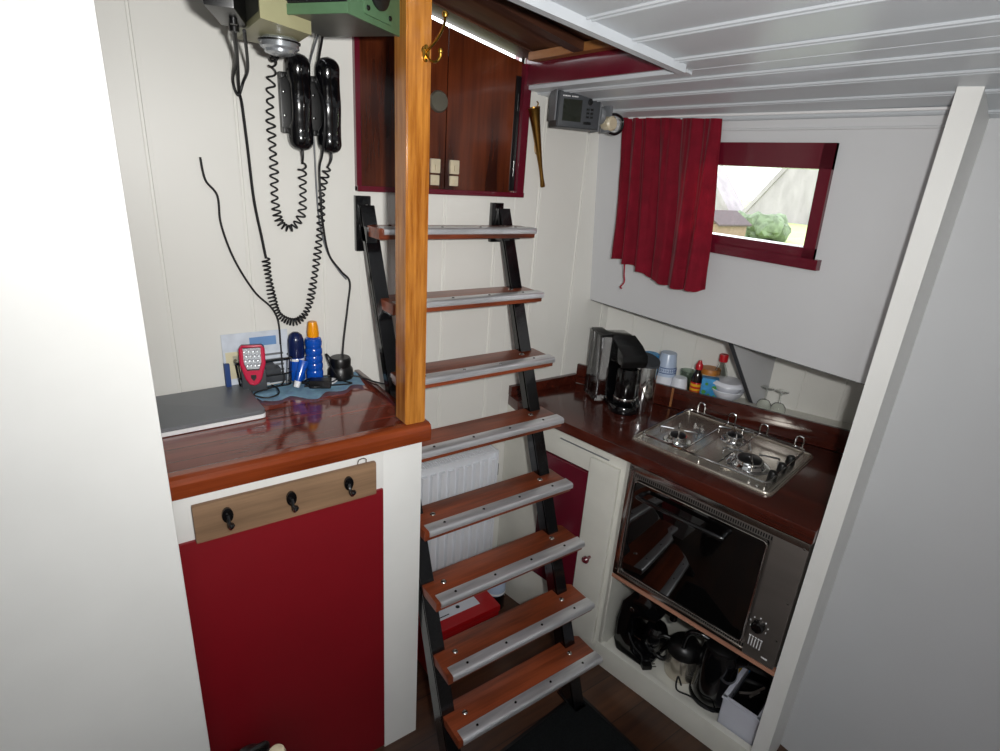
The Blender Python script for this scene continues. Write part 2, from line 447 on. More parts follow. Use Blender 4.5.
for x in xs[1:-1]:
    if x in (0.45, .5, 1.212): continue
    y1 = fy(x)-.02 if HX0 < x < HX1 else 1.60
    ys = [(-2.0, y1)] if not (SK[0] < x < SK[1]) else [(-2.0, SK[2]), (SK[3], y1)]
    for (y0, y1_) in ys:
        tube(bm, [(x, y0, cz(x)-.0005), (x, y1_, cz(x)-.0005)], 0.0042, 8, 0)
        tube(bm, [(x+.013, y0, cz(x+.013)-.0005), (x+.013, y1_, cz(x+.013)-.0005)], 0.003, 8, 0)
struct('ceiling', bm, 'ceil')
# white trim along the front of the hatch and along its galley side
bm = BM()
x0, x1 = 0.45, 1.180
def tr(x, dy, dz): return (x, fy(x)+dy, cz(x)+dz)
hexa(bm, [tr(x0, -.018, -.017), tr(x1, -.018, -.017), tr(x1, .006, -.017), tr(x0, .006, -.017), tr(x0, -.018, .03), tr(x1, -.018, .03), tr(x1, .006, .03), tr(x0, .006, .03)])
struct('trim_1', bm, 'ceil')
bm = BM()
hexa(bm, [(1.206, .975, cz(1.206)-.006), (1.225, .975, cz(1.225)-.006), (1.225, 1.6, cz(1.225)-.006), (1.206, 1.6, cz(1.206)-.006),
          (1.206, .975, cz(1.206)+.018), (1.225, .975, cz(1.225)+.018), (1.225, 1.6, cz(1.225)+.018), (1.206, 1.6, cz(1.206)+.018)])
struct('trim_2', bm, 'ceil')
# hatch: red coaming on both sides and at the front, dark wood top
def cz2(x): return 2.054 - 0.185*(x-1.19)
bm = BM()
box(bm, 1.198, 1.222, .96, 1.66, 1.975, 2.07, .003)

struct('trim_3', bm, 'darkred')
bm = BM()
hexa(bm, [(.45, fy(.45), 2.105), (1.2, fy(1.2), 1.985), (1.2, fy(1.2)+.02, 1.985), (.45, fy(.45)+.02, 2.105), (.45, fy(.45), 2.26), (1.2, fy(1.2), 2.09), (1.2, fy(1.2)+.02, 2.09), (.45, fy(.45)+.02, 2.26)])
struct('trim_4', bm, 'hatchwood')
HT = thing('sliding_hatch', 'dark wooden sliding hatch closed above the ladder', 'hatch', (.85, 1.3, 2.05))
bm = BM()
n = 8
for i in range(n):
    y0 = .93+i*.0865; y1 = y0+.0845; z = .0
    dz = 0.0 if i % 2 else 0.004
    hexa(bm, [(.44, y0, cz2(.44)+dz), (1.23, y0, cz2(1.23)+dz), (1.23, y1, cz2(1.23)+dz), (.44, y1, cz2(.44)+dz), (.44, y0, cz2(.44)+.03), (1.23, y0, cz2(1.23)+.03), (1.23, y1, cz2(1.23)+.03), (.44, y1, cz2(.44)+.03)])
part('hatch_board', bm, 'hatchwood', HT)
bm = BM()
hexa(bm, [(1.165, 1.10, cz2(1.165)-.022), (1.197, 1.10, cz2(1.197)-.016), (1.197, 1.545, cz2(1.197)-.016), (1.165, 1.545, cz2(1.165)-.022), (1.165, 1.10, cz2(1.165)), (1.197, 1.10, cz2(1.197)), (1.197, 1.545, cz2(1.197)), (1.165, 1.545, cz2(1.165))])
part('side_batten', bm, 'hatchlight', HT, label='paler wooden batten')
bm = BM()
for yb in (1.30,):
    hexa(bm, [(.46, yb, cz2(.46)-.022), (1.165, yb, cz2(1.165)-.022), (1.165, yb+.04, cz2(1.165)-.022), (.46, yb+.04, cz2(.46)-.022), (.46, yb, cz2(.46)+.001), (1.165, yb, cz2(1.165)+.001), (1.165, yb+.04, cz2(1.165)+.001), (.46, yb+.04, cz2(.46)+.001)])
part('cross_beam', bm, 'hatchwood', HT)

# frame of the companionway doors
bm = BM()
def slope_top(x): return cz2(x)-.014
hexa(bm, [(.630, 1.585, 1.638), (.644, 1.585, 1.638), (.644, 1.66, 1.638), (.630, 1.66, 1.638), (.630, 1.585, 2.10), (.644, 1.585, 2.10), (.644, 1.66, 2.10), (.630, 1.66, 2.10)])
hexa(bm, [(1.190, 1.585, 1.638), (1.217, 1.585, 1.638), (1.217, 1.66, 1.638), (1.188, 1.66, 1.638), (1.188, 1.585, 2.035), (1.217, 1.585, 2.03), (1.217, 1.66, 2.03), (1.188, 1.66, 2.035)])
box(bm, .630, 1.217, 1.580, 1.66, 1.636, 1.652, .003)
struct('trim_5', bm, 'darkred')
def cdoor(name, x0, x1):
    bm = BM()
    hexa(bm, [(x0, 1.604, 1.650), (x1, 1.604, 1.650), (x1, 1.626, 1.650), (x0, 1.626, 1.650), (x0, 1.604, slope_top(x0)), (x1, 1.604, slope_top(x1)), (x1, 1.626, slope_top(x1)), (x0, 1.626, slope_top(x0))])
    return struct(name, bm, 'door')
d1 = cdoor('door_1', .642, .919); d2 = cdoor('door_2', .923, 1.192)
for d, x in ((d1, .885), (d2, .952)):
    bm = BM(); box(bm, x-.016, x+.016, 1.596, 1.605, 1.697, 1.738, .003)
    box(bm, x-.004, x+.004, 1.589, 1.597, 1.705, 1.722, .002)
    o = struct('door_latch', bm, 'bone', d)
    bm = BM(); box(bm, x-.015, x+.015, 1.598, 1.605, 1.662, 1.692, .003); box(bm, x-.002, x+.002, 1.594, 1.6, 1.668, 1.68)
    o = struct('latch_keep', bm, 'bone', d)
bm = BM(); lathe(bm, [(0, -.012), (.026, -.012), (.030, -.006), (.030, 0), (0, 0)], (.892, 1.606, 1.895), 28, 'Y')
struct('vent_disc', bm, 'disc', d1)
for z in (1.70, 1.90):
    bm = BM(); cyl(bm, (1.180, 1.602, z), .0035, .05, 'Z', 10); struct('door_hinge', bm, 'blackmetal', d2)
bm = BM(); box(bm, 1.168, 1.187, 1.600, 1.605, 1.656, 2.0, .001); struct('painted_gap_shade', bm, 'black', d2)  # black strip painting the shaded gap between door and frame
bm = BM(); box(bm, .905, .935, 1.627, 1.636, 1.655, 2.02); struct('gap_light_blocker', bm, 'door', d1)  # unseen strip added to block daylight between the two doors

# starboard side lining, leaning in a little, with the window opening
def wx(z): return 1.606 - (z-1.26)*0.092
WYA, WYB, WZ0, WZ1 = 0.765, 1.20, 1.535, 1.83   # opening
bm = BM()
YF = .52
def lin_slab(y0, y1, z0, z1, th=.022):
    hexa(bm, [(wx(z0), y0, z0), (wx(z0), y1, z0), (wx(z0)+th, y1, z0), (wx(z0)+th, y0, z0), (wx(z1), y0, z1), (wx(z1), y1, z1), (wx(z1)+th, y1, z1), (wx(z1)+th, y0, z1)])
lin_slab(YF, WY, 1.255, WZ0); lin_slab(YF, WY, WZ1, 2.0)
lin_slab(YF, WYA, WZ0, WZ1); lin_slab(WYB, WY, WZ0, WZ1)
tube(bm, [(wx(1.872), YF, 1.872), (wx(1.872), WY, 1.872)], .0035, 8, 0)
box(bm, 1.62, 1.66, -2.0, .50, 0, 2.05)
struct('wall_right', bm, 'wall_low')
bm = BM()
tube(bm, [(1.546, YF, 1.905), (1.546, WY, 1.905)], .011, 10, 0)
box(bm, 1.535, 1.56, YF, WY, 1.903, 1.935)
struct('trim_6', bm, 'ceil')
# outer skin behind the lining and the shelf recess
bm = BM()
hexa(bm, [fid(-.6, .15, 0), fid(1.1, .15, 0), fid(1.1, .19, 0), fid(-.6, .19, 0), fid(-.6, .15, 1.30), fid(1.1, .15, 1.30), fid(1.1, .19, 1.30), fid(-.6, .19, 1.30)])
for k in range(9):
    tube(bm, [fid(-.2+.13*k, .150, .96), fid(-.2+.13*k, .150, 1.29)], .0025, 6, 0)
struct('wall_outer', bm, 'wall')
bm = BM()
box(bm, 1.63, 2.25, .56, 1.62, 1.28, 1.30)
struct('trim_7', bm, 'wall_low')
# gusset (frame knee) under the lining
bm = BM(); prism(bm, [(1.640, 1.258), (1.868, .990), (1.955, .966), (1.955, 1.258)], .980, .992, 'Y')
struct('trim_8', bm, 'wall_low')
bm = BM(); prism(bm, [(1.637, 1.258), (1.865, .990), (1.868, .990), (1.640, 1.258)], .978, .994, 'Y')  # dark grey strip painting the shade on the gusset's inner edge
struct('painted_edge_shade', bm, 'darkgrey')
# dark strip painting the shadow line under the lining
bm = BM(); box(bm, 1.612, 1.624, .53, WY, 1.2515, 1.256); struct('painted_shadow_line', bm, 'darkgrey')

# window
W = bpy.data.objects.new('window_1', None); COL.objects.link(W); W['kind'] = 'structure'; W.location = (1.58, .98, WZ0)
bm = BM()
def fr(y0, y1, z0, z1, x0=-.012, x1=.05):
    hexa(bm, [(wx(z0)+x0, y0, z0), (wx(z0)+x0, y1, z0), (wx(z0)+x1, y1, z0), (wx(z0)+x1, y0, z0), (wx(z1)+x0, y0, z1), (wx(z1)+x0, y1, z1), (wx(z1)+x1, y1, z1), (wx(z1)+x1, y0, z1)])
fr(WYA-.012, WYB, 1.776, 1.838); fr(WYA-.012, WYB, 1.552, 1.578, -.012, .05)
fr(WYA-.03, WYB, 1.524, 1.552, -.022, .05)
fr(WYA-.012, WYA+.02, 1.552, 1.838); fr(WYB-.02, WYB+.01, 1.552, 1.838)
part('window_frame', bm, 'darkred', W)
bm = BM(); box(bm, 1.590, 1.594, WYA, WYB, 1.56, 1.80)
part('window_pane', bm, 'pane', W)

# partition beside the desk and the end bulkhead of the galley
bm = BM(); box(bm, -1.6, 0.052, 1.06, 1.16, 0, 2.11, .004); struct('wall_left', bm, 'panelwhite')
bm = BM()
P = [cab(.549, -.004, 0), cab(.592, -.004, 0), cab(.592, .72, 0), cab(.549, .72, 0)]
hexa(bm, [Vector(p) for p in P]+[Vector((p[0], p[1], cz(p[0])+.004)) for p in P])
struct('wall_front', bm, 'panelwhite')
# the saloon behind the photographer
bm = BM(); box(bm, -1.64, -1.6, -2.0, 1.75, 0, 2.2); struct('wall_port', bm, 'wall')
bm = BM(); box(bm, -1.6, 1.66, -2.04, -2.0, 0, 2.2); struct('wall_rear', bm, 'wall')

# ================================================================== DESK
DZ = 1.092
desk = thing('navigation_desk', 'built-in desk with varnished mahogany top and white front', 'desk', (0.3, 1.3, 0))
bm = BM(); box(bm, -.02, .616, 1.19, 1.598, DZ-.03, DZ, .002)
part('desk_top', bm, 'desk', desk)
bm = BM()
prof = [(1.152, DZ-.042), (1.150, DZ-.010), (1.154, DZ+.002), (1.165, DZ+.006), (1.185, DZ+.006), (1.196, DZ+.001), (1.196, DZ-.042)]
prism(bm, prof, -.02, .645, 'X', .0015)
part('front_nosing', bm, 'nosing', desk, label='orange-brown varnished front edge')
bm = BM(); box(bm, .614, .630, 1.19, 1.598, DZ-.042, DZ+.010, .004)
part('side_rim', bm, 'worktop', desk)
bm = BM()
box(bm, .519, .628, 1.168, 1.186, 0, DZ-.042, .002); box(bm, -.02, .52, 1.168, 1.186, .93, DZ-.042, .002)
box(bm, -.02, .519, 1.178, 1.186, 0, .93)
box(bm, .610, .628, 1.186, 1.58, 0, DZ-.042)
part('front_panel', bm, 'panelwhite', desk)
bm = BM(); box(bm, -.01, .516, 1.161, 1.177, .02, .937, .002)
part('cupboard_door', bm, 'redpanel', desk, label='flat deep red painted door')

rack = thing('coat_rack', 'brown wooden coat rack board on the white desk front', 'coat rack', (.29, 1.16, .945))
bm = BM(); box(bm, .088, .492, 1.146, 1.160, .938, 1.028, .005)
part('backboard', bm, 'board', rack)
for x in (.152, .285, .419):
    bm = BM(); prism(bm, [(x+.0115*math.cos(a), .992+.018*math.sin(a)) for a in [2*PI*k/16 for k in range(16)]], 1.139, 1.147, 'Y', .0015)
    tube(bm, [(x, 1.141, .990), (x, 1.134, .981), (x, 1.130, .972), (x+.001, 1.124, .969), (x+.002, 1.119, .975)], .0042, 8, 6)
    lathe(bm, [(0, -.007), (.005, -.005), (.0072, 0), (.005, .005), (0, .007)], (x+.002, 1.118, .979), 14)
    hk = part('hook', bm, 'blackmetal', rack)
bm = BM(); tube(bm, [(.447, 1.155, 1.028), (.449, 1.153, 1.04), (.459, 1.152, 1.044), (.468, 1.153, 1.039), (.468, 1.155, 1.028)], .0012, 6, 6)
part('hanging_wire', bm, 'steel', rack)

post = thing('corner_post', 'varnished orange wooden post rising from desk corner', 'post', (.612, 1.2, DZ+.008))
bm = BM()
bm2 = BM(); pass
hexa(bm, [(.581, 1.168, DZ+.006), (.636, 1.168, DZ+.006), (.636, 1.228, DZ+.006), (.581, 1.228, DZ+.006), (.573, 1.168, cz(.573)), (.630, 1.168, cz(.630)), (.630, 1.228, cz(.630)), (.573, 1.228, cz(.573))])
bm2.free()
bmesh.ops.bevel(bm, geom=bm.edges[:], offset=.003, segments=2, affect='EDGES')
part('post_timber', bm, 'post', post)
hook = thing('coat_hook', 'double brass coat hook screwed to the orange post', 'hook', (.609, 1.168, 1.938))
hook.scale = (.82, .9, .82)
bm = BM(); lathe(bm, [(0, -.006), (.009, -.005), (.0135, 0), (.0135, .002), (0, .002)], (.618, 1.170, 1.938), 20, 'Y')
prism(bm, [(.618+.010*math.cos(2*PI*k/16), 1.932+.02*math.sin(2*PI*k/16)) for k in range(16)], 1.164, 1.172, 'Y', .0015)
part('back_plate', bm, 'brass', hook)
bm = BM(); tube(bm, [(.618, 1.166, 1.935), (.622, 1.150, 1.945), (.631, 1.135, 1.962), (.636, 1.118, 1.985), (.634, 1.108, 2.005)], .0034, 8, 8)
lathe(bm, [(0, -.009), (.006, -.006), (.008, 0), (.006, .006), (0, .008)], (.634, 1.108, 2.010), 16)
part('upper_hook', bm, 'brass', hook)
bm = BM(); tube(bm, [(.618, 1.166, 1.928), (.621, 1.150, 1.915), (.629, 1.137, 1.912), (.636, 1.130, 1.922), (.636, 1.128, 1.932)], .0034, 8, 8)
lathe(bm, [(0, -.007), (.005, -.005), (.0066, 0), (.005, .005), (0, .007)], (.636, 1.128, 1.936), 16)
part('lower_hook', bm, 'brass', hook)

# ---- things on the desk
lap = thing('laptop', 'closed grey laptop at left end of the mahogany desk', 'laptop', (.15, 1.48, DZ), math.radians(2))
bm = BM(); prism(bm, rrect(.29, .215, .012), 0.002, .012, 'Z', .001); part('base_half', bm, 'white', lap, False, 'white lower half')
bm = BM(); prism(bm, rrect(.288, .213, .012), .0125, .022, 'Z', .0015); part('lid', bm, 'laptop', lap, False)
tw = BM()
NX, NY = 46, 26
grid = []
edge_f = lambda u: 1.462+.016*math.sin(u*9)+.014*math.sin(u*21+1)+(.02 if u < .05 else 0)
for j in range(NY+1):
    row = []
    for i in range(NX+1):
        u = i/NX; v = j/NY
        x = .292+.305*u+.02*v
        y0 = edge_f(u); y = y0+(1.588-y0)*v
        z = DZ+.004+.007*abs(noise.noise(Vector((x*22, y*22, 1))))+.006*max(0, noise.noise(Vector((x*9, y*14, 4))))
        row.append(tw.verts.new((x, y, z)))
    grid.append(row)
for j in range(NY):
    for i in range(NX): tw.faces.new((grid[j][i], grid[j][i+1], grid[j+1][i+1], grid[j+1][i]))
bmesh.ops.solidify(tw, geom=tw.faces[:], thickness=.003)
single('cleaning_cloth', tw, 'towel', 'crumpled turquoise cloth spread under bottles and cables on the desk', 'cloth', (.45, 1.53, DZ))

# postcards / leaflet leaning on the wall
lf = thing('leaflet', 'pale printed leaflet leaning against the wall behind the torch', 'leaflet', (.33, 1.58, DZ+.012))
mt = Matrix.Translation((.335, 1.585, DZ+.01)) @ Matrix.Rotation(math.radians(-3), 4, 'X')
bm = BM(); box(bm, -.09, .082, -.001, .001, 0, .155, mat=mt); part('sheet', bm, 'paper', lf)
for (a, b, c_, d, mn, nm) in ((-.084, -.04, .03, .105, 'cream2', 'photo_panel'), (-.066, -.05, .068, .094, 'paperblue', 'blue_panel'), (-.02, .05, .115, .14, 'paperblue', 'heading_band')):
    bm = BM(); box(bm, a, b, -.0022, -.0008, c_, d, mat=mt); part(nm, bm, mn, lf)
bm = BM()
for k in range(5): box(bm, .0, .066, -.0022, -.0008, .02+.016*k, .026+.016*k, mat=mt)
part('text_lines', bm, 'midgrey', lf)
nb = BM(); box(nb, .244, .257, 1.575, 1.595, DZ+.002, 1.178, .001)
single('notebook', nb, 'navyink', 'narrow dark blue booklet standing left of the torch', 'book', (.25, 1.585, DZ))

# wire basket
bk = thing('wire_basket', 'low black mesh basket behind the red torch', 'basket', (.345, 1.55, DZ+.01))
bk.scale = (1, 1, 1.25)
bm = BM()
for z, k in ((.012, .9), (.04, .95), (.075, 1.0)):
    pts = [(.345+.072*k*a/abs(a)*1 if False else .345+p[0]*k, 1.572+p[1]*k, DZ+z) for p in rrect(.15, .045, .018) for a in (1,)]
    tube(bm, pts, .0022 if z < .07 else .0035, 6, 0, closed=True)
for k in range(22):
    a = k/22*2*PI; R_ = rrect(.15, .045, .018); p = R_[int(k/22*len(R_)) % len(R_)]
    tube(bm, [(.345+p[0]*.9, 1.572+p[1]*.9, DZ+.012), (.345+p[0], 1.572+p[1], DZ+.075)], .0012, 5, 0)
part('wire_frame', bm, 'blackmetal', bk)
bm = BM()
for k, (x, z, l) in enumerate(((.33, .03, .06), (.36, .045, .05), (.375, .028, .045), (.345, .055, .05))): box(bm, x-l/2, x+l/2, 1.557, 1.587, DZ+z-.008, DZ+z+.008, .003, mat=None)
part('basket_contents', bm, 'darkgrey', bk)

# torch
to = thing('work_torch', 'raspberry red LED work torch standing on the turquoise cloth', 'torch', (.306, 1.530, DZ+.034), math.radians(-14))
to.scale = (.84, .84, .86)
mt = Matrix.Rotation(math.radians(-8), 4, 'X')
bm = BM(); box(bm, -.036, .037, .008, .036, -.026, .050, .005); part('lower_body', bm, 'darkgrey', to, False)
bm = BM()
out = [(-.031, .128), (.031, .128), (.037, .12), (.037, .07), (.022, .02), (.012, .004), (0, 0), (-.012, .004), (-.022, .02), (-.037, .07), (-.037, .12)]
prism(bm, out, .0, .028, 'Y', .004, mat=mt); part('case', bm, 'black', to, False)
bm = BM()
inn = [(-.026, .118), (.026, .118), (.026, .075), (.018, .052), (-.018, .052), (-.026, .075)]
o2 = [(x*.93, z*.95+.003) for x, z in out]
tube(bm, [mt @ Vector((x, -.002, z)) for x, z in o2], .0042, 8, 0, closed=True)
prism(bm, [(-.033, .12), (-.026, .12), (-.026, .07), (-.018, .048), (.018, .048), (.026, .07), (.026, .12), (.033, .12), (.034, .07), (.02, .022), (.011, .008), (-.011, .008), (-.02, .022), (-.034, .07)], -.006, .001, 'Y', mat=mt)
part('front_bezel', bm, 'pink', to, False)
bm = BM()
for r in range(4):
    for c_ in range(4):
        x = -.019+.0127*c_+(.002 if r % 2 else -.002); z = .110-.0148*r
        lathe(bm, [(0, 0), (.0052, 0), (.0042, -.004), (0, -.002)], (0, 0, 0), 12, 'Y', mat=mt @ Matrix.Translation((x*(1-.03*r), -.003, z)))
prism(bm, inn, -.002, .0, 'Y', mat=mt)
part('led_panel', bm, 'led', to, False)
bm = BM(); prism(bm, [(-.008, .034), (.008, .034), (.008, .024), (0, .014), (-.008, .024)], -.0075, -.005, 'Y', mat=mt); part('hanging_eye', bm, 'black', to, False)

# sun cream
sc_ = thing('sun_cream_bottle', 'blue ribbed sun cream bottle with orange cap', 'bottle', (.480, 1.560, DZ+.016))
sc_.scale = (.9, .9, .93)
bm = BM(); pr = [(0, 0), (.022, 0), (.0265, .004)]
for k in range(4):
    z = .012+k*.024
    pr += [(.0262, z), (.0268, z+.007), (.0262, z+.014), (.0238, z+.019)]
pr += [(.026, .112), (.0265, .122), (.024, .132), (.015, .138), (0, .138)]
lathe(bm, pr, (0, 0, 0), 28); part('bottle_body', bm, 'blue', sc_, False)
bm = BM(); lathe(bm, [(0, .138), (.0175, .138), (.0185, .150), (.0155, .172), (.0135, .182), (.0125, .185), (0, .185)], (0, 0, 0), 24); part('cap', bm, 'orange', sc_, False)
de = thing('deodorant', 'dark navy roll-on deodorant with domed cap', 'deodorant', (.433, 1.570, DZ+.016))
de.scale = (.92, .92, .94)
bm = BM(); lathe(bm, [(0, .075), (.023, .075), (.0245, .080), (.0245, .115), (.0235, .13), (.019, .144), (.01, .1515), (0, .153)], (0, 0, 0), 28); part('cap', bm, 'navy', de, False)
bm = BM(); lathe(bm, [(0, 0), (.02, 0), (.0235, .004), (.0235, .07), (.021, .0755), (0, .0755)], (0, 0, 0), 28); part('bottle_body', bm, 'blue', de, False, 'blue lower half with white line')
bm = BM(); lathe(bm, [(.0238, .066), (.0243, .067), (.0243, .073), (.0238, .0735)], (0, 0, 0), 28); part('white_ring', bm, 'white', de, False)
tu = thing('cream_tube', 'small blue and white squeeze tube leaning by the deodorant', 'tube', (.415, 1.525, DZ+.012), math.radians(-20))
mt = Matrix.Rotation(math.radians(18), 4, 'Y') @ Matrix.Rotation(math.radians(-14), 4, 'X')
bm = BM(); t = BM(); segs = 16
ring = []
for z, rx, ry in ((.018, .010, .010), (.03, .011, .009), (.06, .0125, .005), (.078, .0135, .0012)):
    ring.append([t.verts.new((rx*math.cos(2*PI*k/segs), ry*math.sin(2*PI*k/segs), z)) for k in range(segs)])
for a, b in zip(ring, ring[1:]):
    for k in range(segs): t.faces.new((a[k], a[(k+1) % segs], b[(k+1) % segs], b[k]))
t.faces.new(ring[0]); t.faces.new(ring[-1]); bmesh.ops.recalc_face_normals(t, faces=t.faces[:])
absorb(bm, t, mt); part('tube_body', bm, 'blue', tu, False)
bm = BM(); lathe(bm, [(0, 0), (.0085, 0), (.0095, .018), (0, .018)], (0, 0, 0), 16, mat=mt); part('cap', bm, 'white', tu, False)
# charger puck and plug-in adapters
pk = thing('charging_cradle', 'round black charging cradle at back right of the desk', 'charger', (.556, 1.557, DZ+.008))
pk.scale = (.98, .98, 1.25)
bm = BM(); lathe(bm, [(0, 0), (.036, 0), (.039, .004), (.037, .022), (.031, .03), (0, .031)], (0, 0, 0), 32); part('base', bm, 'black', pk, False)
bm = BM(); lathe(bm, [(.020, .028), (.031, .030), (.032, .046), (.028, .052), (.0, .052), (0, .030)], (.0, 0, 0), 28); part('upper_dish', bm, 'black', pk, False)
ad = thing('power_adapter', 'small black power adapter lying on the turquoise cloth', 'adapter', (.475, 1.497, DZ+.012), math.radians(-25))
bm = BM(); box(bm, -.03, .03, -.016, .016, 0, .024, .005, 3); part('body', bm, 'black', ad, False)
bm = BM(); cyl(bm, (-.03, 0, .012), .004, -.018, 'X', 10) if False else tube(bm, [(-.029, 0, .012), (-.05, .004, .012)], .0045, 8, 0); part('cord_grip', bm, 'black', ad, False)
wp = thing('crumpled_wrapper', 'small white crumpled wrapper beside the sun cream bottle', 'wrapper', (.508, 1.512, DZ+.012), .5)
bm = BM(); bmesh.ops.create_icosphere(bm, subdivisions=3, radius=.015)
for v in bm.verts:
    k = 1+.35*noise.noise(v.co*130); v.co = Vector((v.co.x*1.6*k, v.co.y*k, max(0, v.co.z*.5*k+.006)))
part('foil', bm, 'white', wp, False)

def cable(name, pts, r, label, mat='cable', n=8, seg=8):
    bm = BM(); tube(bm, pts, r, seg, n)
    return single(name, bm, mat, label, 'cable', pts[0])
cable('charging_cable', [(.395, 1.582, 1.215), (.392, 1.57, 1.165), (.386, 1.545, DZ+.024), (.35, 1.528, DZ+.02), (.306, 1.515, DZ+.018), (.297, 1.488, DZ+.02), (.322, 1.466, DZ+.018), (.353, 1.478, DZ+.018), (.362, 1.515, DZ+.02), (.352, 1.538, DZ+.024)], .0022, 'thin black cable looping across the turquoise cloth beside the laptop')
cable('mains_cable', [(.585, 1.555, DZ+.02), (.55, 1.53, DZ+.02), (.50, 1.492, DZ+.022), (.45, 1.482, DZ+.02), (.44, 1.53, DZ+.02), (.475, 1.555, DZ+.022), (.54, 1.545, DZ+.02), (.585, 1.520, DZ+.02), (.612, 1.50, DZ+.014), (.626, 1.465, DZ+.014), (.655, 1.43, DZ+.012)], .0025, 'black cord lying in loops and running over the right desk edge')
cable('adapter_cord', [(.545, 1.55, DZ+.045), (.525, 1.553, DZ+.075), (.515, 1.56, DZ+.085), (.522, 1.535, DZ+.05), (.54, 1.505, DZ+.02), (.56, 1.478, DZ+.016), (.52, 1.477, DZ+.018), (.47, 1.488, DZ+.02), (.43, 1.50, DZ+.02)], .0022, 'black cord arching out of the round charging cradle')

# ================================================================== RADIO CORNER
def y2(pts): return pts
COILA = [(0.398, 1.44, 1.942), (0.414, 1.545, 1.925), (0.415, 1.58, 1.887), (0.408, 1.58, 1.82), (0.408, 1.58, 1.751), (0.408, 1.58, 1.681), (0.405, 1.58, 1.607), (0.414, 1.58, 1.552), (0.442, 1.58, 1.536), (0.47, 1.58, 1.568), (0.478, 1.58, 1.622), (0.478, 1.578, 1.672), (0.476, 1.565, 1.700)]
COILB = [(0.372, 1.583, 1.459), (0.376, 1.58, 1.4), (0.382, 1.58, 1.345), (0.398, 1.58, 1.299), (0.437, 1.58, 1.278), (0.472, 1.58, 1.307), (0.493, 1.58, 1.38), (0.511, 1.58, 1.477), (0.524, 1.58, 1.571), (0.529, 1.578, 1.636), (0.541, 1.565, 1.695)]
def handset(x, ztop, zbot, coilpts, labels, lead=None, tight=.0115, rad=.009, pfun=None):
    t = thing('telephone_handset', labels[0], 'handset', (x, 1.55, zbot))
    bm = BM()
    zc = (ztop+zbot)/2; h = ztop-zbot
    # one continuous body: ear cup, bowed grip, mouth cup (lofted)
    sec = []
    N_ = 40
    for k in range(N_+1):
        u = k/N_; z = zbot+h*u
        e = min(u, 1-u)*h
        cup = 0.034
        if e < 0.045:
            q = e/0.045; rw = .0305*math.sqrt(max(0.0, 1-(1-min(q*1.7, 1))**2)); rd = .030*math.sqrt(max(0.0, 1-(1-min(q*1.2, 1))**2)); yc = -.022+.006*q
        elif e < .075:
            q = (e-.045)/.03; q = q*q*(3-2*q); rw = .0305+(.0245-.0305)*q; rd = .030+(.013-.030)*q; yc = -.016-.020*q
        else: rw = .0245; rd = .013; yc = -.036-.004*math.sin((e-.075)/(h/2-.075)*PI/2)
        sec.append((z, max(rw, .001), max(rd, .001), 1.578+yc))
    t2 = BM(); rings = []
    for z, rw, rd, y in sec: rings.append([t2.verts.new((x+rw*math.cos(a), y+rd*math.sin(a), z)) for a in [2*PI*i/24 for i in range(24)]])
    for a, b in zip(rings, rings[1:]):
        for i in range(24): t2.faces.new((a[i], a[(i+1) % 24], b[(i+1) % 24], b[i]))
    t2.faces.new(rings[0]); t2.faces.new(rings[-1]); bmesh.ops.recalc_face_normals(t2, faces=t2.faces[:])
    absorb(bm, t2); part('handset_body', bm, 'bakelite', t)
    cr = thing('handset_cradle', labels[1], 'cradle', (x-.012, 1.59, zc))
    bm = BM(); box(bm, x-.040, x+.022, 1.578, 1.599, zc-.07, zc+.068, .004)
    part('cradle_body', bm, 'black', cr)
    bm = BM(); box(bm, x-.041, x-.030, 1.560, 1.58, zc+.052, zc+.066, .003); box(bm, x-.041, x-.030, 1.560, 1.58, zc-.072, zc-.058, .003)
    box(bm, x+.018, x+.03, 1.56, 1.58, zc-.066, zc-.056, .003); box(bm, x+.018, x+.03, 1.56, 1.58, zc+.056, zc+.066, .003)
    parts('cradle_lug', bm, 'black', cr)
    bm = BM()
    for dz in (-.03, .024): lathe(bm, [(0, -.002), (.003, -.001), (.003, .002), (0, .002)], (x-.031, 1.578, zc+dz), 10, 'Y')
    parts('screw', bm, 'chrome', cr)
    bm = BM(); tube(bm, [(x, 1.556, zbot+.012), (x+.001, 1.556, zbot-.012), coilpts[-1]], .0042, 8, 4, taper=lambda u: 1.1-.55*u)
    part('strain_relief', bm, 'cable', t)
    bm = BM(); tube(bm, coil_path(coilpts[::-1], rad, tight, pfun=pfun), .0024, 6, 0)
    part('coiled_cord', bm, 'cable', t)
    return t
handset(.474, 1.953, 1.730, COILA, ('left of the two black telephone handsets, its coiled cord running up beside it', 'black wall cradle holding the left telephone handset'), tight=.0215, pfun=lambda u: 1.0-.55*math.exp(-((u-.28)/.07)**2)+max(0, u-.66)*2.6)
hb = handset(.548, 1.955, 1.728, COILB, ('right of the two black telephone handsets, its coiled cord hanging down to the desk', 'black wall cradle holding the right telephone handset'), tight=.0170, rad=.0085, pfun=lambda u: 1.0-.4*math.exp(-((u-.66)/.12)**2)-.35*max(0, min(1, (u-.6)*6)))
bm = BM(); tube(bm, [(0.284, 1.315, 1.938), (0.325, 1.50, 1.915), (0.341, 1.585, 1.856), (0.345, 1.585, 1.824), (0.35, 1.585, 1.724), (0.355, 1.585, 1.605), (0.367, 1.585, 1.51), (0.373, 1.583, 1.458)], .0034, 8, 8)
part('straight_cord', bm, 'cable', hb)
cable('hanging_cable', [(0.300, 1.31, 1.938), (0.352, 1.53, 1.90), (0.352, 1.585, 1.875), (0.339, 1.588, 1.845), (0.329, 1.585, 1.875), (0.322, 1.50, 1.91), (0.280, 1.31, 1.936)], .0034, 'black cable sagging in a short loop below the radio units')
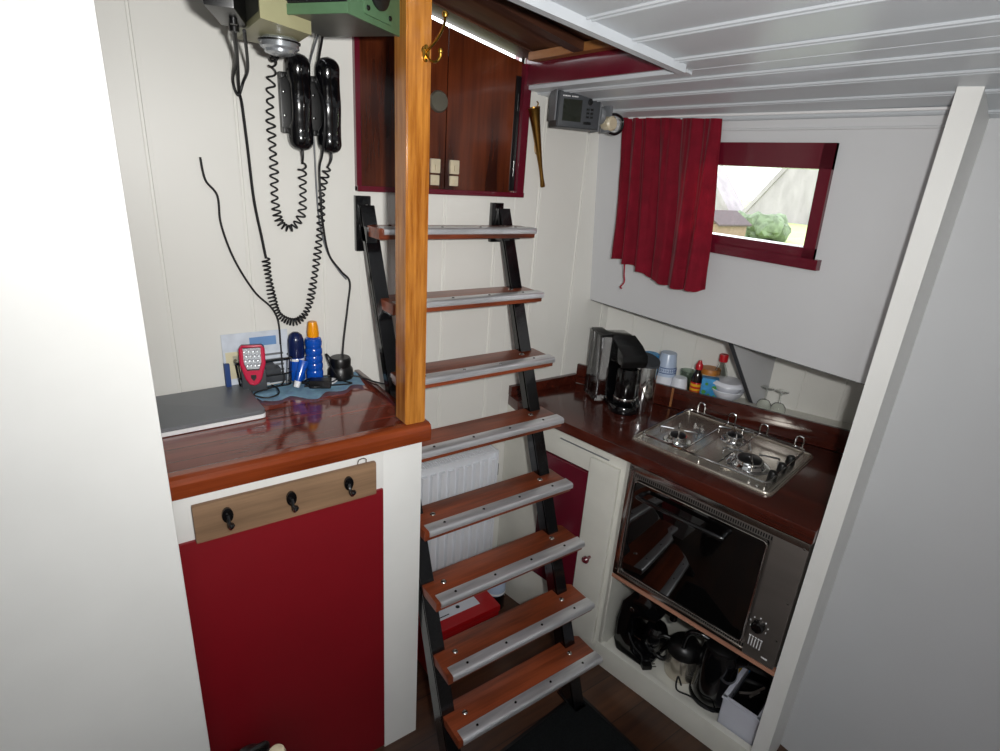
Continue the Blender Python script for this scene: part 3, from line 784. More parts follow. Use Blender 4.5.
cable('wall_cable', [(0.242, 1.588, 1.70), (0.248, 1.588, 1.649), (0.271, 1.588, 1.613), (0.273, 1.588, 1.544), (0.296, 1.588, 1.456), (0.338, 1.588, 1.37), (0.378, 1.588, 1.323), (0.394, 1.588, 1.282), (0.395, 1.585, 1.215)], .0026, 'thin black cable crossing the white wall down from the left to the desk')
cable('antenna_cable', [(0.519, 1.50, 1.99), (0.522, 1.57, 1.9), (0.523, 1.535, 1.86), (0.522, 1.515, 1.808), (0.521, 1.54, 1.73), (0.522, 1.572, 1.69), (0.522, 1.57, 1.611), (0.528, 1.58, 1.546), (0.544, 1.588, 1.464), (0.577, 1.588, 1.415), (0.603, 1.588, 1.382), (0.595, 1.585, 1.317), (0.575, 1.575, 1.21), (0.565, 1.565, 1.150)], .0030, 'black cable running down between the handsets and bending to the charging cradle')
cable('grey_cable', [(0.508, 1.50, 1.99), (0.509, 1.585, 1.921), (0.513, 1.60-.012, 1.831), (0.516, 1.588, 1.736), (0.517, 1.588, 1.636), (0.522, 1.59, 1.553), (0.540, 1.59, 1.471), (0.571, 1.59, 1.417), (0.594, 1.59, 1.389)], .0022, 'thin grey cable running beside the black one between the handsets', 'midgrey')

# green loudspeaker cabinet and the pale set beside it, both hung from the deckhead
ra = math.radians(34)
gu = thing('radio_receiver', 'green metal radio unit with round speaker hung under the ceiling', 'radio', (.429, 1.11, 1.96), ra)
GZ1 = cz(.45)-1.96-.004
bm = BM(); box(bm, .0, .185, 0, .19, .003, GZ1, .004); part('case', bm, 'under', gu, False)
bm = BM()
box(bm, 0, .185, -.006, .0, 0, GZ1, .002); box(bm, -.006, 0.0, -.006, .19, 0, .018, .002)
box(bm, .185, .191, -.006, .014, 0, GZ1, .001)
part('front_panel', bm, 'green', gu, False)
bm = BM(); prism(bm, rrect(.098, .098, .006, cx=.090, cy=.060), -.0095, -.005, 'Y', .001); part('speaker_plate', bm, 'green', gu, False)
bm = BM(); lathe(bm, [(0, -.012), (.030, -.012), (.034, -.009), (.034, 0), (0, 0)], (.090, -.004, .060), 32, 'Y'); part('speaker_grille', bm, 'grille', gu, False)
bm = BM()
for dx in (-.038, .038):
    for dz in (-.038, .038): lathe(bm, [(0, -.004), (.004, -.003), (.005, 0), (0, 0)], (.090+dx, -.009, .060+dz), 12, 'Y')
parts('screw', bm, 'black', gu, False)
bm = BM(); box(bm, -.004, -.0005, .0, .19, .019, GZ1, .0)
for k in range(14): box(bm, -.010, -.001, .008+.0128*k, .015+.0128*k, .022, GZ1-.004, .001, 1)
part('vent_fins', bm, 'grille', gu, False)
# pale olive set
pu = thing('echo_sounder', 'pale olive instrument with silver dial hanging left of the green radio', 'instrument', (.36, 1.33, 1.94))
foot_ = [(.300, 1.185), (.405, 1.250), (.422, 1.455), (.312, 1.430)]
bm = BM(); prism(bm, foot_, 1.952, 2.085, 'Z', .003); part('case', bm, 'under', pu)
bm = BM(); prism(bm, [(x+(x-.36)*.03, y+(y-1.33)*.03) for x, y in foot_], 1.940, 1.953, 'Z', .002); part('base_plate', bm, 'olive', pu)
bm = BM(); prism(bm, [(.298, 1.178), (.408, 1.243), (.408, 1.250), (.298, 1.185)], 1.940, 2.085, 'Z', .001); part('front_panel', bm, 'olive', pu)
bm = BM(); lathe(bm, [(0, .0), (.034, 0), (.038, -.004), (.038, -.018), (.031, -.022), (.030, -.027), (.020, -.031), (0, -.031)], (.372, 1.335, 1.940), 36); dl = part('dial', bm, 'silver', pu)
bm = BM(); lathe(bm, [(.0382, -.006), (.041, -.006), (.041, -.009), (.0382, -.009)], (.372, 1.335, 1.940), 36); part('dial_ring', bm, 'black', dl)
bb = thing('junction_box', 'black finned box at upper left beside the pale instrument', 'electrical box', (.262, 1.255, 1.945), math.radians(-20))
bm = BM(); box(bm, -.026, .022, -.08, .085, .0, .14, .004)
part('case', bm, 'black', bb, False)
bm = BM()
for k in range(6): box(bm, -.032, -.025, -.070+.0255*k, -.058+.0255*k, .012, .13, .001, 1)
parts('fin', bm, 'grille', bb, False)
bm = BM(); tube(bm, [(0, .06, .01), (0, .06, -.012)], .009, 10, 0); tube(bm, [(.008, .0, .01), (.008, .0, -.010)], .007, 10, 0)
parts('cable_gland', bm, 'black', bb, False)

# ================================================================== LADDER
lad = thing('companionway_ladder', 'steep boat ladder with eight varnished treads on black steel stringers', 'ladder', (.905, 1.2, 0))
TR = [(1.453, 1.539), (1.388, 1.343), (1.302, 1.146), (1.228, .958), (1.150, .754), (1.074, .566), (.993, .372), (.924, .199)]
dyz = (1.540-0.93)/(1.52-0.0)
def sy(z): return .945+(1.527-.945)*(z-.04)/(1.504-.04)
for sx, x0 in ((1, 1.115), (-1, .634)):
    bm = BM()
    x1 = x0+.042
    def q(x, z, f): return (x, sy(z)+f, z)
    zt = 1.60
    # C-shaped channel: outer web plus front and back flange
    wa, wb = (x0, x0+.008) if sx < 0 else (x0, x0+.008)
    hexa(bm, [q(wa, .0, .012), q(wb, .0, .012), q(wb, .0, .075), q(wa, .0, .075), q(wa, zt, .010), q(wb, zt, .010), q(wb, zt, .030), q(wa, zt, .030)])
    hexa(bm, [q(x0, .0, .008), q(x1, .0, .008), q(x1, .0, .018), q(x0, .0, .018), q(x0, zt, .008), q(x1, zt, .008), q(x1, zt, .018), q(x0, zt, .018)])
    s_ = part('stringer', bm, 'blackmetal', lad)
    bm = BM(); xp = 1.092 if sx > 0 else .624
    box(bm, xp, xp+.046, 1.583, 1.5985, 1.49 if sx > 0 else 1.47, 1.617 if sx > 0 else 1.625, .003)
    box(bm, xp+.01, xp+.042, 1.53, 1.59, 1.50, 1.545, .003)
    mp_ = part('wall_plate', bm, 'blackmetal', s_)
    bm = BM()
    for z in (1.597, 1.58): lathe(bm, [(0, -.003), (.005, -.002), (.006, 0), (0, 0)], (xp+.032, 1.583, z), 12, 'Y')
    parts('bolt', bm, 'steel', s_)
    bm = BM(); box(bm, x0-.004, x1+.004, .93, 1.03, 0, .008, .002); part('foot_plate', bm, 'blackmetal', s_)
for i, (y, z) in enumerate(TR):
    xl = (.640, .650, .645, .640, .637, .637, .637, .637)[i]; xr = 1.18+(.012 if i > 4 else 0)
    zt = z+.010; dep = .128
    if i == 0: dep = .10
    bm = BM()
    th = .030
    poly = [(xl, y+.006), (xr, y+.006), (xr, y+dep-.014), (xr-.02, y+dep), (xl+.02, y+dep), (xl, y+dep-.014)]
    prism(bm, poly, zt-th, zt, 'Z', .002)
    t_ = part('tread', bm, 'tread', lad)
    # aluminium nosing: flat on top, rolled over the front
    prof = [(y+.036, zt+.0022), (y+.006, zt+.0026), (y+.001, zt+.001), (y-.002, zt-.003), (y-.002, zt-.015), (y+.002, zt-.017), (y+.002, zt-.004), (y+.006, zt-.0006), (y+.036, zt+.0001)]
    bm = BM(); prism(bm, prof, xl+.012, xr+.002, 'X')
    ns = part('nosing_strip', bm, 'strip', t_, label='aluminium nosing strip')
    bm = BM()
    for k in range(4):
        x = xl+.07+k*(xr-xl-.14)/3
        lathe(bm, [(0, .0032), (.0035, .0028), (.0045, 0), (0, 0)], (x, y+.02, zt+.0015), 10)
    parts('screw', bm, 'blackmetal', ns)
    for x in (xl+.062, xr-.078):
        bm = BM(); lathe(bm, [(0, .004), (.005, .0035), (.0085, .001), (.009, 0), (0, 0)], (x, y+.075, zt), 14)
        if i > 0: tube(bm, [(x, y+.075, zt-.03), (x, y+.075, zt-.04)], .006, 8, 0)
        part('bolt', bm, 'steel', t_, label='steel bolt head')
    # angle cleats under the tread
    bm = BM()
    for x0 in (.660, 1.10):
        if i == 0 and x0 < .7: continue
        box(bm, x0 if x0 > 1 else x0-.008, x0+.03, y+.02, y+.10, zt-th-.005, zt-th, .001)
    parts('cleat', bm, 'blackmetal', t_)

# ================================================================== RADIATOR AND THINGS BEHIND THE LADDER
rd = thing('radiator', 'white ribbed panel radiator on the wall behind the ladder', 'radiator', (.95, 1.54, .2))
bm = BM(); box(bm, .70, 1.142, 1.535, 1.545, .235, .722, .002)
k = 0; x = .712
while x < 1.125:
    prism(bm, [(x, 1.536), (x+.004, 1.520), (x+.022, 1.520), (x+.027, 1.536)], .262, .690, 'Z', .003)
    x += .0365
part('ribbed_panel', bm, 'enamel', rd)
bm = BM(); box(bm, .70, 1.142, 1.515, 1.582, .722, .728, .001); box(bm, 1.138, 1.144, 1.515, 1.582, .24, .722, .001); box(bm, .698, .703, 1.523, 1.582, .24, .722, .001)
for k in range(40): box(bm, .706+.0108*k, .711+.0108*k, 1.516, 1.578, .727, .732)
part('top_grille', bm, 'enamel', rd)
bm = BM(); cyl(bm, (1.158, 1.55, .60), .012, .05, 'Z', 16, .003); part('valve_knob', bm, 'black', rd)
bm = BM(); tube(bm, [(1.150, 1.55, .60), (1.150, 1.55, .24)], .005, 8, 0); tube(bm, [(1.13, 1.55, .60), (1.158, 1.55, .60)], .008, 8, 0)
tube(bm, [(1.143, 1.552, .715), (1.150, 1.556, .66), (1.156, 1.552, .62)], .0015, 6, 6)
part('pipe', bm, 'satin', rd)
bm = BM()
for x in (.78, 1.08): box(bm, x, x+.02, 1.58, 1.5995, .3, .7)
parts('wall_bracket', bm, 'enamel', rd)
bm = BM()
for x in (.76, 1.10): box(bm, x, x+.03, 1.53, 1.56, .0, .24, .003)
parts('foot', bm, 'enamel', rd)
tb = thing('tool_box', 'red steel box with white label on the floor under the ladder', 'box', (.90, 1.30, 0))
bm = BM(); box(bm, .76, 1.045, 1.312, 1.50, 0, .17, .006); part('box_body', bm, 'toolbox', tb)
bm = BM(); box(bm, .757, 1.048, 1.309, 1.503, .172, .20, .006); part('lid', bm, 'toolbox', tb)
bm = BM(); box(bm, .775, .985, 1.355, 1.425, .2002, .2012); part('label_plate', bm, 'label', tb, label='white printed label')
bm = BM(); cyl(bm, (.905, 1.382, .2012), .008, .0006, 'Z', 12); box(bm, .79, .86, 1.365, 1.369, .2012, .2018); box(bm, .80, .95, 1.403, 1.406, .2012, .2018); part('label_print', bm, 'ink', tb)
wb = thing('spray_can', 'dark can with pale blue band standing behind the red box', 'can', (1.165, 1.50, 0))
bm = BM(); lathe(bm, [(0, 0), (.040, 0), (.042, .004), (.042, .075), (.0, .075)], (0, 0, 0), 24); part('can_base', bm, 'gloss', wb, False)
bm = BM(); lathe(bm, [(0, .075), (.0425, .075), (.0425, .17), (.036, .185), (.0, .188)], (0, 0, 0), 24); part('can_body', bm, 'cup', wb, False)
bm = BM(); lathe(bm, [(.0424, .078), (.0431, .078), (.0431, .086), (.0424, .086)], (0, 0, 0), 24); part('white_ring', bm, 'white', wb, False)
pb = thing('pipe_casing', 'grey pipe casing standing on the floor behind the ladder', 'pipe', (1.222, 1.56, 0))
bm = BM(); box(bm, -.025, .022, -.02, .02, 0, .15, .003); part('casing', bm, 'darkgrey', pb, False)
bm = BM(); lathe(bm, [(0, -.004), (.006, -.003), (.007, 0), (0, 0)], (0, -.02, .03), 12, 'Y'); parts('screw', bm, 'steel', pb, False)

# ================================================================== GALLEY
gc = thing('galley_cabinet', 'cream painted galley cabinet under the worktop', 'cabinet', tuple(CA), CRZ)
bm = BM()
s0 = -.57
box(bm, s0, -.158, 0, .018, .755, .866, .002)               # rail over the red door
box(bm, -.158, -.012, .0, .018, .0, .866, .002)             # stile beside the oven
box(bm, s0, -.158, 0, .018, 0, .205, .002)
box(bm, s0, -.37, 0, .018, .2, .76, .002)
part('front_frame', bm, 'cream', gc, False)
bm = BM(); box(bm, -.30, -.09, -.0035, .002, .828, .8315)
part('frame_seam', bm, 'midgrey', gc, False)
bm = BM()
box(bm, -.03, .548, -.004, .022, 0, .098, .006)             # sill
box(bm, -.012, .548, .02, .40, .065, .080)                  # shelf floor
box(bm, -.024, -.008, .0, .55, .0, .866)                    # divider
box(bm, -.008, .548, .385, .40, .08, .866)                  # back
part('carcass', bm, 'cream', gc, False)
bm = BM(); box(bm, -.012, .548, -.002, .02, .404, .418, .001); part('batten', bm, 'rawwood', gc, False, 'bare wooden batten under the oven')
bm = BM(); box(bm, -.366, -.162, -.008, .012, .21, .75, .004); part('cupboard_door', bm, 'darkred', gc, False, 'dark red cupboard door')
cd = None
bm = BM(); box(bm, -.157, -.04, -.014, .0, .075, .818, .004); cd = part('door', bm, 'cream', gc, False, 'narrow cream door')
bm = BM(); lathe(bm, [(0, -.036), (.008, -.035), (.0135, -.029), (.0135, -.022), (.007, -.015), (.0055, 0), (0, 0)], (-.103, -.014, .437), 22, 'Y'); part('knob', bm, 'knobred', cd, False, 'dark red round knob')

wt = thing('worktop', 'dark red-brown varnished galley worktop', 'worktop', tuple(CA), CRZ)
bm = BM()
# outline in cabinet coordinates; back edge follows the ledge
def toloc(p): d = Vector(p)-CA; return (d.dot(CU), d.dot(CN))
bl = toloc(fid(-.38, 0, 0)); br = toloc(fid(.80, 0, 0))
fl = toloc((1.23, 1.598, 0)); bl2 = toloc((1.56, 1.598, 0))
poly = [fl, bl2, toloc(fid(-.37, 0, 0)), (.547, toloc(fid(.72, 0, 0))[1]-.0), (.547, -.024), (-.50, -.024)]
k = (bl[1]-br[1])/(bl[0]-br[0]); tt = bl[1]+k*(.547-bl[0]); poly[3] = (.547, tt)
prism(bm, poly, .868, .908, 'Z', .004)
part('top', bm, 'worktop', wt, False)
bm = BM()
prism(bm, [toloc((1.23, 1.580, 0)), toloc((1.23, 1.599, 0)), toloc((1.57, 1.599, 0)), toloc((1.57, 1.580, 0))], .908, .946, 'Z', .002)
part('back_upstand', bm, 'worktop', wt, False)
lg = thing('ledge_board', 'dark varnished fiddle board between worktop and crockery shelf', 'ledge', tuple(FA), FRZ)
bm = BM(); box(bm, -.36, .72, 0.0, .014, .909, .990, .002); part('fiddle', bm, 'worktop', lg, False)
bm = BM(); box(bm, -.36, .72, .014, .149, .955, .965); part('shelf', bm, 'cream', lg, False)
bm = BM(); box(bm, .035, .043, -.0015, .0, .912, .988); part('joint_cover', bm, 'hatchlight', lg, False)

# ---- oven
ov = thing('built_in_oven', 'stainless built-in oven with dark mirror glass door', 'oven', cab(0, 0, .43), CRZ)
bm = BM()
ox0, ox1, oh = -.006, .542, .433
box(bm, ox0, ox1, .0, .36, 0, oh-.002, .002)
part('body', bm, 'satin', ov, False)
bm = BM()
box(bm, ox0, ox1, -.012, .0, oh-.024, oh-.003, .003); box(bm, ox0, ox0+.020, -.012, 0, .0, oh-.004, .003)
box(bm, ox0, .462, -.012, 0, .0, .012, .003)
part('outer_frame', bm, 'steel', ov, False)
bm = BM(); box(bm, .014, .462, -.009, .0, oh-.046, oh-.024, .001); box(bm, .014, .462, -.009, 0, .012, .032, .001)
vf = parts('vent_strip', bm, 'satin', ov, False)[0]
bm = BM()
for k in range(62):
    s = .018+k*.00715
    box(bm, s, s+.0036, -.0100, -.0088, oh-.042, oh-.030)
for k in range(62):
    s = .018+k*.00715
    box(bm, s, s+.0036, -.0100, -.0088, .016, .028)
part('vent_slots', bm, 'black', vf, False)
dr = None
bm = BM(); prism(bm, rrect(.422, .352, .012, cx=.236, cy=.2105), -.020, -.004, 'Y', .002); dr = part('door', bm, 'ovenglass', ov, False, 'dark mirror glass door')
bm = BM(); tube(bm, [(p[0], -.0205, p[1]) for p in rrect(.420, .350, .014, cx=.236, cy=.2105)], .0032, 8, 0, closed=True); part('door_trim', bm, 'steel', dr, False)
bm = BM()
tube(bm, [(.062, -.021, .352), (.062, -.045, .352), (.085, -.055, .352), (.31, -.055, .352), (.333, -.045, .352), (.333, -.021, .352)], .0075, 10, 4)
part('handle', bm, 'gloss', dr, False, 'black bow handle')
bm = BM(); box(bm, .452, .542, -.013, .0, .0, oh-.024, .003)
cp = part('control_panel', bm, 'satin', ov, False)
bm = BM(); lathe(bm, [(0, -.022), (.014, -.021), (.017, -.017), (.018, 0), (0, 0)], (.478, -.013, .118), 28, 'Y'); box(bm, .4765, .4795, -.0365, -.033, .104, .132, .0008); part('knob', bm, 'gloss', cp, False)
bm = BM()
for k in range(7):
    a = math.radians(-30+40*k); box(bm, .478+.025*math.cos(a)-.0015, .478+.025*math.cos(a)+.0015, -.0142, -.0128, .118+.025*math.sin(a)-.0022, .118+.025*math.sin(a)+.0022)
for r in range(5):
    box(bm, .462+.008*r, .4645+.008*r, -.0142, -.0128, .040, .068)
    box(bm, .4605+.008*r, .466+.008*r, -.0142, -.0128, .071, .0745)
box(bm, .505, .522, -.0142, -.0128, .020, .024)
part('panel_marks', bm, 'white', cp, False)
bm = BM()
for (s, z) in ((.531, .10), (.531, .23), (.004, .022), (.004, .41), (.531, .41)): lathe(bm, [(0, -.002), (.003, -.001), (.0035, 0), (0, 0)], (s, -.0125, z), 10, 'Y')
parts('screw', bm, 'steel', ov, False)

# ---- hob
hb_ = thing('gas_hob', 'stainless three-burner gas hob set into the galley worktop', 'hob', cab(-.055, .048, .908), CRZ)
HL, HD = .46, .385
bm = BM()
prism(bm, rrect(HL, HD, .018, cx=HL/2, cy=HD/2), .0, .006, 'Z', .0015)
tube(bm, [(p[0], p[1], .007) for p in rrect(HL-.012, HD-.012, .018, cx=HL/2, cy=HD/2)], .0045, 8, 0, closed=True)
plate = part('hob_plate', bm, 'hobsteel', hb_, False)
BUR = [(.112, .112, .030), (.235, .275, .028), (.340, .140, .042)]
for (x, y, r) in BUR:
    bm = BM(); lathe(bm, [(r*1.55, .006), (r*1.45, .0085), (r*1.15, .007), (r*1.0, .014), (r*1.02, .022), (r*.96, .026), (0, .026)], (x, y, 0), 36)
    b_ = part('burner', bm, 'chrome', hb_, False)
    bm = BM(); lathe(bm, [(0, .0255), (r*.86, .0255), (r*.84, .030), (r*.7, .0325), (0, .034)], (x, y, 0), 32); part('burner_cap', bm, 'burner', b_, False, 'black enamelled burner cap')
# pan grid of bent rods
bm = BM()
gz = .046
ring = [(p[0], p[1], .026) for p in rrect(HL-.05, HD-.05, .02, cx=HL/2, cy=HD/2)]
tube(bm, ring, .0032, 8, 0, closed=True)
for (x, y) in ((.03, .03), (.03, HD-.03), (HL-.03, .03), (HL-.03, HD-.03), (HL/2, HD-.028), (HL/2, .028)):
    tube(bm, [(x, y, .004), (x, y, .026)], .003, 8, 0)
for (x, y, r) in BUR:
    for a in (25, 115, 205, 295):
        aa = math.radians(a); c_, s_ = math.cos(aa), math.sin(aa)
        R1, R2 = r*.55, r*1.9
        px, py = x+c_*R2, y+s_*R2
        tube(bm, [(x+c_*R1, y+s_*R1, gz), (x+c_*R2*.96, y+s_*R2*.96, gz), (px, py, gz-.004), (px, py, .024)], .0027, 6, 3)
for x in (.06, .175, .285, .4):
    tube(bm, [(x, HD-.03, .026), (x, HD-.03, .058), (x+.012, HD-.030, .066), (x+.024, HD-.03, .058), (x+.024, HD-.03, .026)], .0022, 6, 4)
tube(bm, [(.176, .025, .026), (.176, HD-.025, .026)], .0022, 6, 0)
tube(bm, [(.285, .025, .026), (.285, HD-.025, .026)], .0022, 6, 0)
part('pan_support', bm, 'chrome', hb_, False)
bm = BM()
for x in (.045, HL-.045): lathe(bm, [(0, .0), (.005, .0), (.006, .006), (.004, .012), (0, .013)], (x, .012, .006), 14)
parts('lid_stud', bm, 'chrome', hb_, False)
bm = BM()
for k in range(3): lathe(bm, [(0, .03), (.010, .029), (.013, .022), (.014, 0), (0, 0)], (.425, .10+.075*k, .006), 20)
parts('control_knob', bm, 'black', hb_, False)

# ---- capsule coffee machine
cm = thing('coffee_machine', 'black coffee machine with chrome canister standing on the worktop corner', 'coffee machine', (1.555, 1.335, .908), math.radians(-90-22))
# local x: forward (towards the room), y: across
bm = BM()
prism(bm, [(-.12, 0), (.05, 0), (.05, .03), (-.02, .035), (-.03, .16), (-.005, .175), (.075, .178), (.085, .20), (.078, .222), (.03, .245), (-.05, .262), (-.12, .262)], -.045, .045, 'Y', .006)
part('body', bm, 'gloss', cm, False)
bm = BM(); box(bm, -.125, -.02, -.088, -.047, .006, .262, .008); part('water_tank', bm, 'smoke', cm, False)
bm = BM(); box(bm, -.127, -.018, -.090, -.045, .2625, .270, .003); part('tank_lid', bm, 'black', cm, False)
bm = BM(); prism(bm, [(-.03, .2655), (.04, .2455), (.086, .2225), (.094, .200), (.086, .176), (.078, .176), (.080, .215), (.035, .240), (-.03, .259)], -.048, .048, 'Y', .003); part('brewing_head', bm, 'black', cm, False)
bm = BM(); lathe(bm, [(0, 0), (.056, 0), (.058, .004), (.058, .022), (.054, .028), (0, .028)], (.055, 0, 0), 36); part('drip_tray', bm, 'gloss', cm, False)
bm = BM(); lathe(bm, [(0, .03), (.036, .03), (.040, .036), (.040, .15), (.037, .165), (0, .165)], (.05, .0, 0), 32); part('coffee_cylinder', bm, 'gloss', cm, False)
bm = BM(); lathe(bm, [(.0405, .045), (.0415, .047), (.0415, .053), (.0405, .055)], (.05, 0, 0), 32); part('chrome_ring', bm, 'chrome', cm, False)
bm = BM(); tube(bm, [(.082+.0*math.cos(a), -.012+.012*math.cos(a), .062+.006*math.sin(a)) for a in [2*PI*k/16 for k in range(16)]], .0015, 6, 0, closed=True)
part('emblem', bm, 'chrome', cm, False)
cn = thing('steel_canister', 'polished steel canister with slanted dark lid beside the coffee machine', 'canister', (1.603, 1.262, .908), math.radians(-110))
cn.scale = (1.12, 1.12, 1.17)
bm = BM(); lathe(bm, [(0, .0), (.037, 0), (.039, .004), (.039, .150), (.037, .156), (0, .156)], (0, 0, 0), 40); part('canister_body', bm, 'chrome', cn, False)
bm = BM(); t = BM(); sg = 32
lo = [t.verts.new((.0395*math.cos(2*PI*k/sg), .0395*math.sin(2*PI*k/sg), .150)) for k in range(sg)]
hi = [t.verts.new((.040*math.cos(2*PI*k/sg), .040*math.sin(2*PI*k/sg), .168+.012*(-math.cos(2*PI*k/sg)))) for k in range(sg)]
for k in range(sg): t.faces.new((lo[k], lo[(k+1) % sg], hi[(k+1) % sg], hi[k]))
t.faces.new(hi); t.faces.new(lo); bmesh.ops.recalc_face_normals(t, faces=t.faces[:]); absorb(bm, t)
part('lid', bm, 'darkgrey', cn, False)

# ---- crockery shelf behind the ledge
SZ = .965
def cup(p, q, z, inverted, label, mat='cup', r=.034, h=.078, grp=None, band=None):
    t = thing('cup', label, 'cup', fid(p, q, z), FRZ)
    pr = [(0, 0), (r*.72, 0), (r*.76, .003), (r, h), (r*.94, h), (r*.70, .006), (0, .006)]
    if inverted: pr = [(a, h-b) for a, b in pr]
    bm = BM(); lathe(bm, pr, (0, 0, 0), 32); part('bowl', bm, mat, t, False)
    if band:
        bm = BM()
        z0, z1 = band
        rr = lambda z_: (r*.76+(r-r*.76)*((h-z_) if inverted else z_)/h)+.0006
        lathe(bm, [(rr(z0)-.0005, z0), (rr(z0), z0), (rr(z0+.003), z0+.003), (rr(z0+.003)-.0005, z0+.003)], (0, 0, 0), 32)
        lathe(bm, [(rr(z1)-.0005, z1), (rr(z1), z1), (rr(z1+.003), z1+.003), (rr(z1+.003)-.0005, z1+.003)], (0, 0, 0), 32)
        zm = (z0+z1)/2+.0015
        for k in range(26):
            a = 2*PI*k/26
            R_ = rr(zm)
            mm = Matrix.Rotation(a, 4, 'Z') @ Matrix.Translation((R_, 0, zm))
            box(bm, -.001, .0006, -.0022, -.001, -.006, .006, mat=mm)
            if k % 2: box(bm, -.001, .0006, -.001, .0025, -.0008, .0008, mat=mm)
            else: box(bm, -.001, .0006, .0012, .0024, -.006, .002, mat=mm)
        part('printed_band', bm, 'navyink', t, False, 'dark blue decorative band')
    return t
cup(-.012, .050, SZ, True, 'white cup upside down under the pale blue cups', 'ceramic', .037, .072)
cup(-.012, .050, SZ+.054, True, 'pale blue cup with dark blue band, topmost of the stacked cups', 'cup', .040, .088, band=(.012, .032))
cup(.048, .042, SZ, True, 'small white cup upside down right of the stacked cups', 'ceramic', .034, .058)
jl = thing('storage_jar', 'glass jar with blue lid behind the coffee machine', 'jar', fid(-.085, .070, SZ))
jl.scale = (1, 1, .88)
bm = BM(); lathe(bm, [(0, 0), (.030, 0), (.032, .004), (.032, .105), (.029, .115), (0, .115)], (0, 0, 0), 28); part('jar_body', bm, 'glass', jl, False)
bm = BM(); lathe(bm, [(0, .114), (.033, .114), (.034, .117), (.034, .130), (.031, .133), (0, .133)], (0, 0, 0), 28); part('lid', bm, 'carton', jl, False)
gr = thing('small_glass', 'small green-tinted glass between white cup and sauce bottle', 'glass', fid(.062, .095, SZ))
bm = BM(); lathe(bm, [(0, 0), (.022, 0), (.030, .075), (.0285, .075), (.0205, .004), (0, .004)], (0, 0, 0), 24); part('tumbler', bm, glass('greenish_glass', (.75, .86, .78, 1)), gr, False)
so = thing('sauce_bottle', 'dark sauce bottle with red cap on the shelf', 'bottle', fid(.105, .062, SZ))
bm = BM(); lathe(bm, [(0, 0), (.018, 0), (.020, .004), (.020, .062), (.016, .080), (.0105, .092), (.0105, .102), (0, .102)], (0, 0, 0), 24); part('bottle_body', bm, 'sauce', so, False)
bm = BM(); lathe(bm, [(0, .100), (.0135, .100), (.0135, .118), (.009, .124), (.006, .134), (0, .135)], (0, 0, 0), 20); part('cap', bm, 'redplastic', so, False)
bm = BM(); lathe(bm, [(.0202, .012), (.0207, .012), (.0207, .050), (.0202, .050)], (0, 0, 0), 24); sl = part('label', bm, 'redplastic', so, False, 'red and yellow label')
bm = BM(); lathe(bm, [(.0206, .034), (.0211, .034), (.0211, .044), (.0206, .044)], (0, 0, 0), 24); lathe(bm, [(.0206, .018), (.0211, .018), (.0211, .026), (.0206, .026)], (0, 0, 0), 24); part('label_stripe', bm, 'yellow', sl, False)
ju = thing('spread_jar', 'jar with wide tan lid behind the light blue carton', 'jar', fid(.140, .105, SZ))
bm = BM(); lathe(bm, [(0, 0), (.033, 0), (.035, .004), (.035, .082), (0, .082)], (0, 0, 0), 28); part('jar_body', bm, 'cream2', ju, False)
bm = BM(); lathe(bm, [(0, .081), (.037, .081), (.037, .098), (.035, .101), (0, .101)], (0, 0, 0), 28); part('lid', bm, 'tanlid', ju, False)
ct = thing('drink_carton', 'light blue patterned carton standing before the tan-lidded jar', 'carton', fid(.157, .045, SZ), FRZ+.25)
bm = BM(); box(bm, -.030, .030, -.018, .018, 0, .083, .002); part('carton_body', bm, 'carton', ct, False)
bm = BM()
for (x, z, r) in ((-.018, .03, .008), (.016, .05, .009), (.0, .02, .006), (.02, .018, .005), (-.012, .062, .006)): lathe(bm, [(0, -.0008), (r, -.0005), (r, 0), (0, 0)], (x, -.0182, z), 14, 'Y')
part('printed_spots', bm, 'greenprint', ct, False)
cb_ = thing('clear_bottle', 'clear glass bottle with red cap left of the white bowls', 'bottle', fid(.178, .100, SZ))
bm = BM(); lathe(bm, [(0, 0), (.024, 0), (.026, .004), (.026, .085), (.022, .102), (.013, .125), (.012, .140), (.0108, .140), (.0118, .124), (.0205, .101), (.0245, .084), (.0245, .005), (0, .005)], (0, 0, 0), 28); part('bottle_body', bm, 'glass', cb_, False)
bm = BM(); lathe(bm, [(0, .138), (.0155, .138), (.016, .142), (.016, .162), (.0145, .166), (0, .166)], (0, 0, 0), 22); part('cap', bm, 'redplastic', cb_, False)
for k, (lab) in enumerate(('white bowl, lower of the two stacked left of the wine glasses', 'white bowl, upper of the two stacked left of the wine glasses')):
    t = thing('bowl', lab, 'bowl', fid(.218, .066, SZ+.003+k*.022))
    r = .060-.004*k
    bm = BM(); lathe(bm, [(0, .0), (r*.45, .0), (r*.47, .006), (r*.8, .022), (r, .046), (r*.985, .048), (r*.95, .046), (r*.76, .026), (r*.4, .009), (0, .008)], (0, 0, 0), 40); part('dish', bm, 'bowlwhite', t, False)
bm = BM(); lathe(bm, [(0, .062), (.052, .060), (.060, .050), (.061, .047), (.058, .046), (.05, .057), (0, .0595)], fid(.218, .066, SZ+.022), 36)
single('plate_cover', bm, 'bowlwhite', 'white domed dish lying upside down on the stacked bowls', 'dish', fid(.218, .066, SZ+.075))
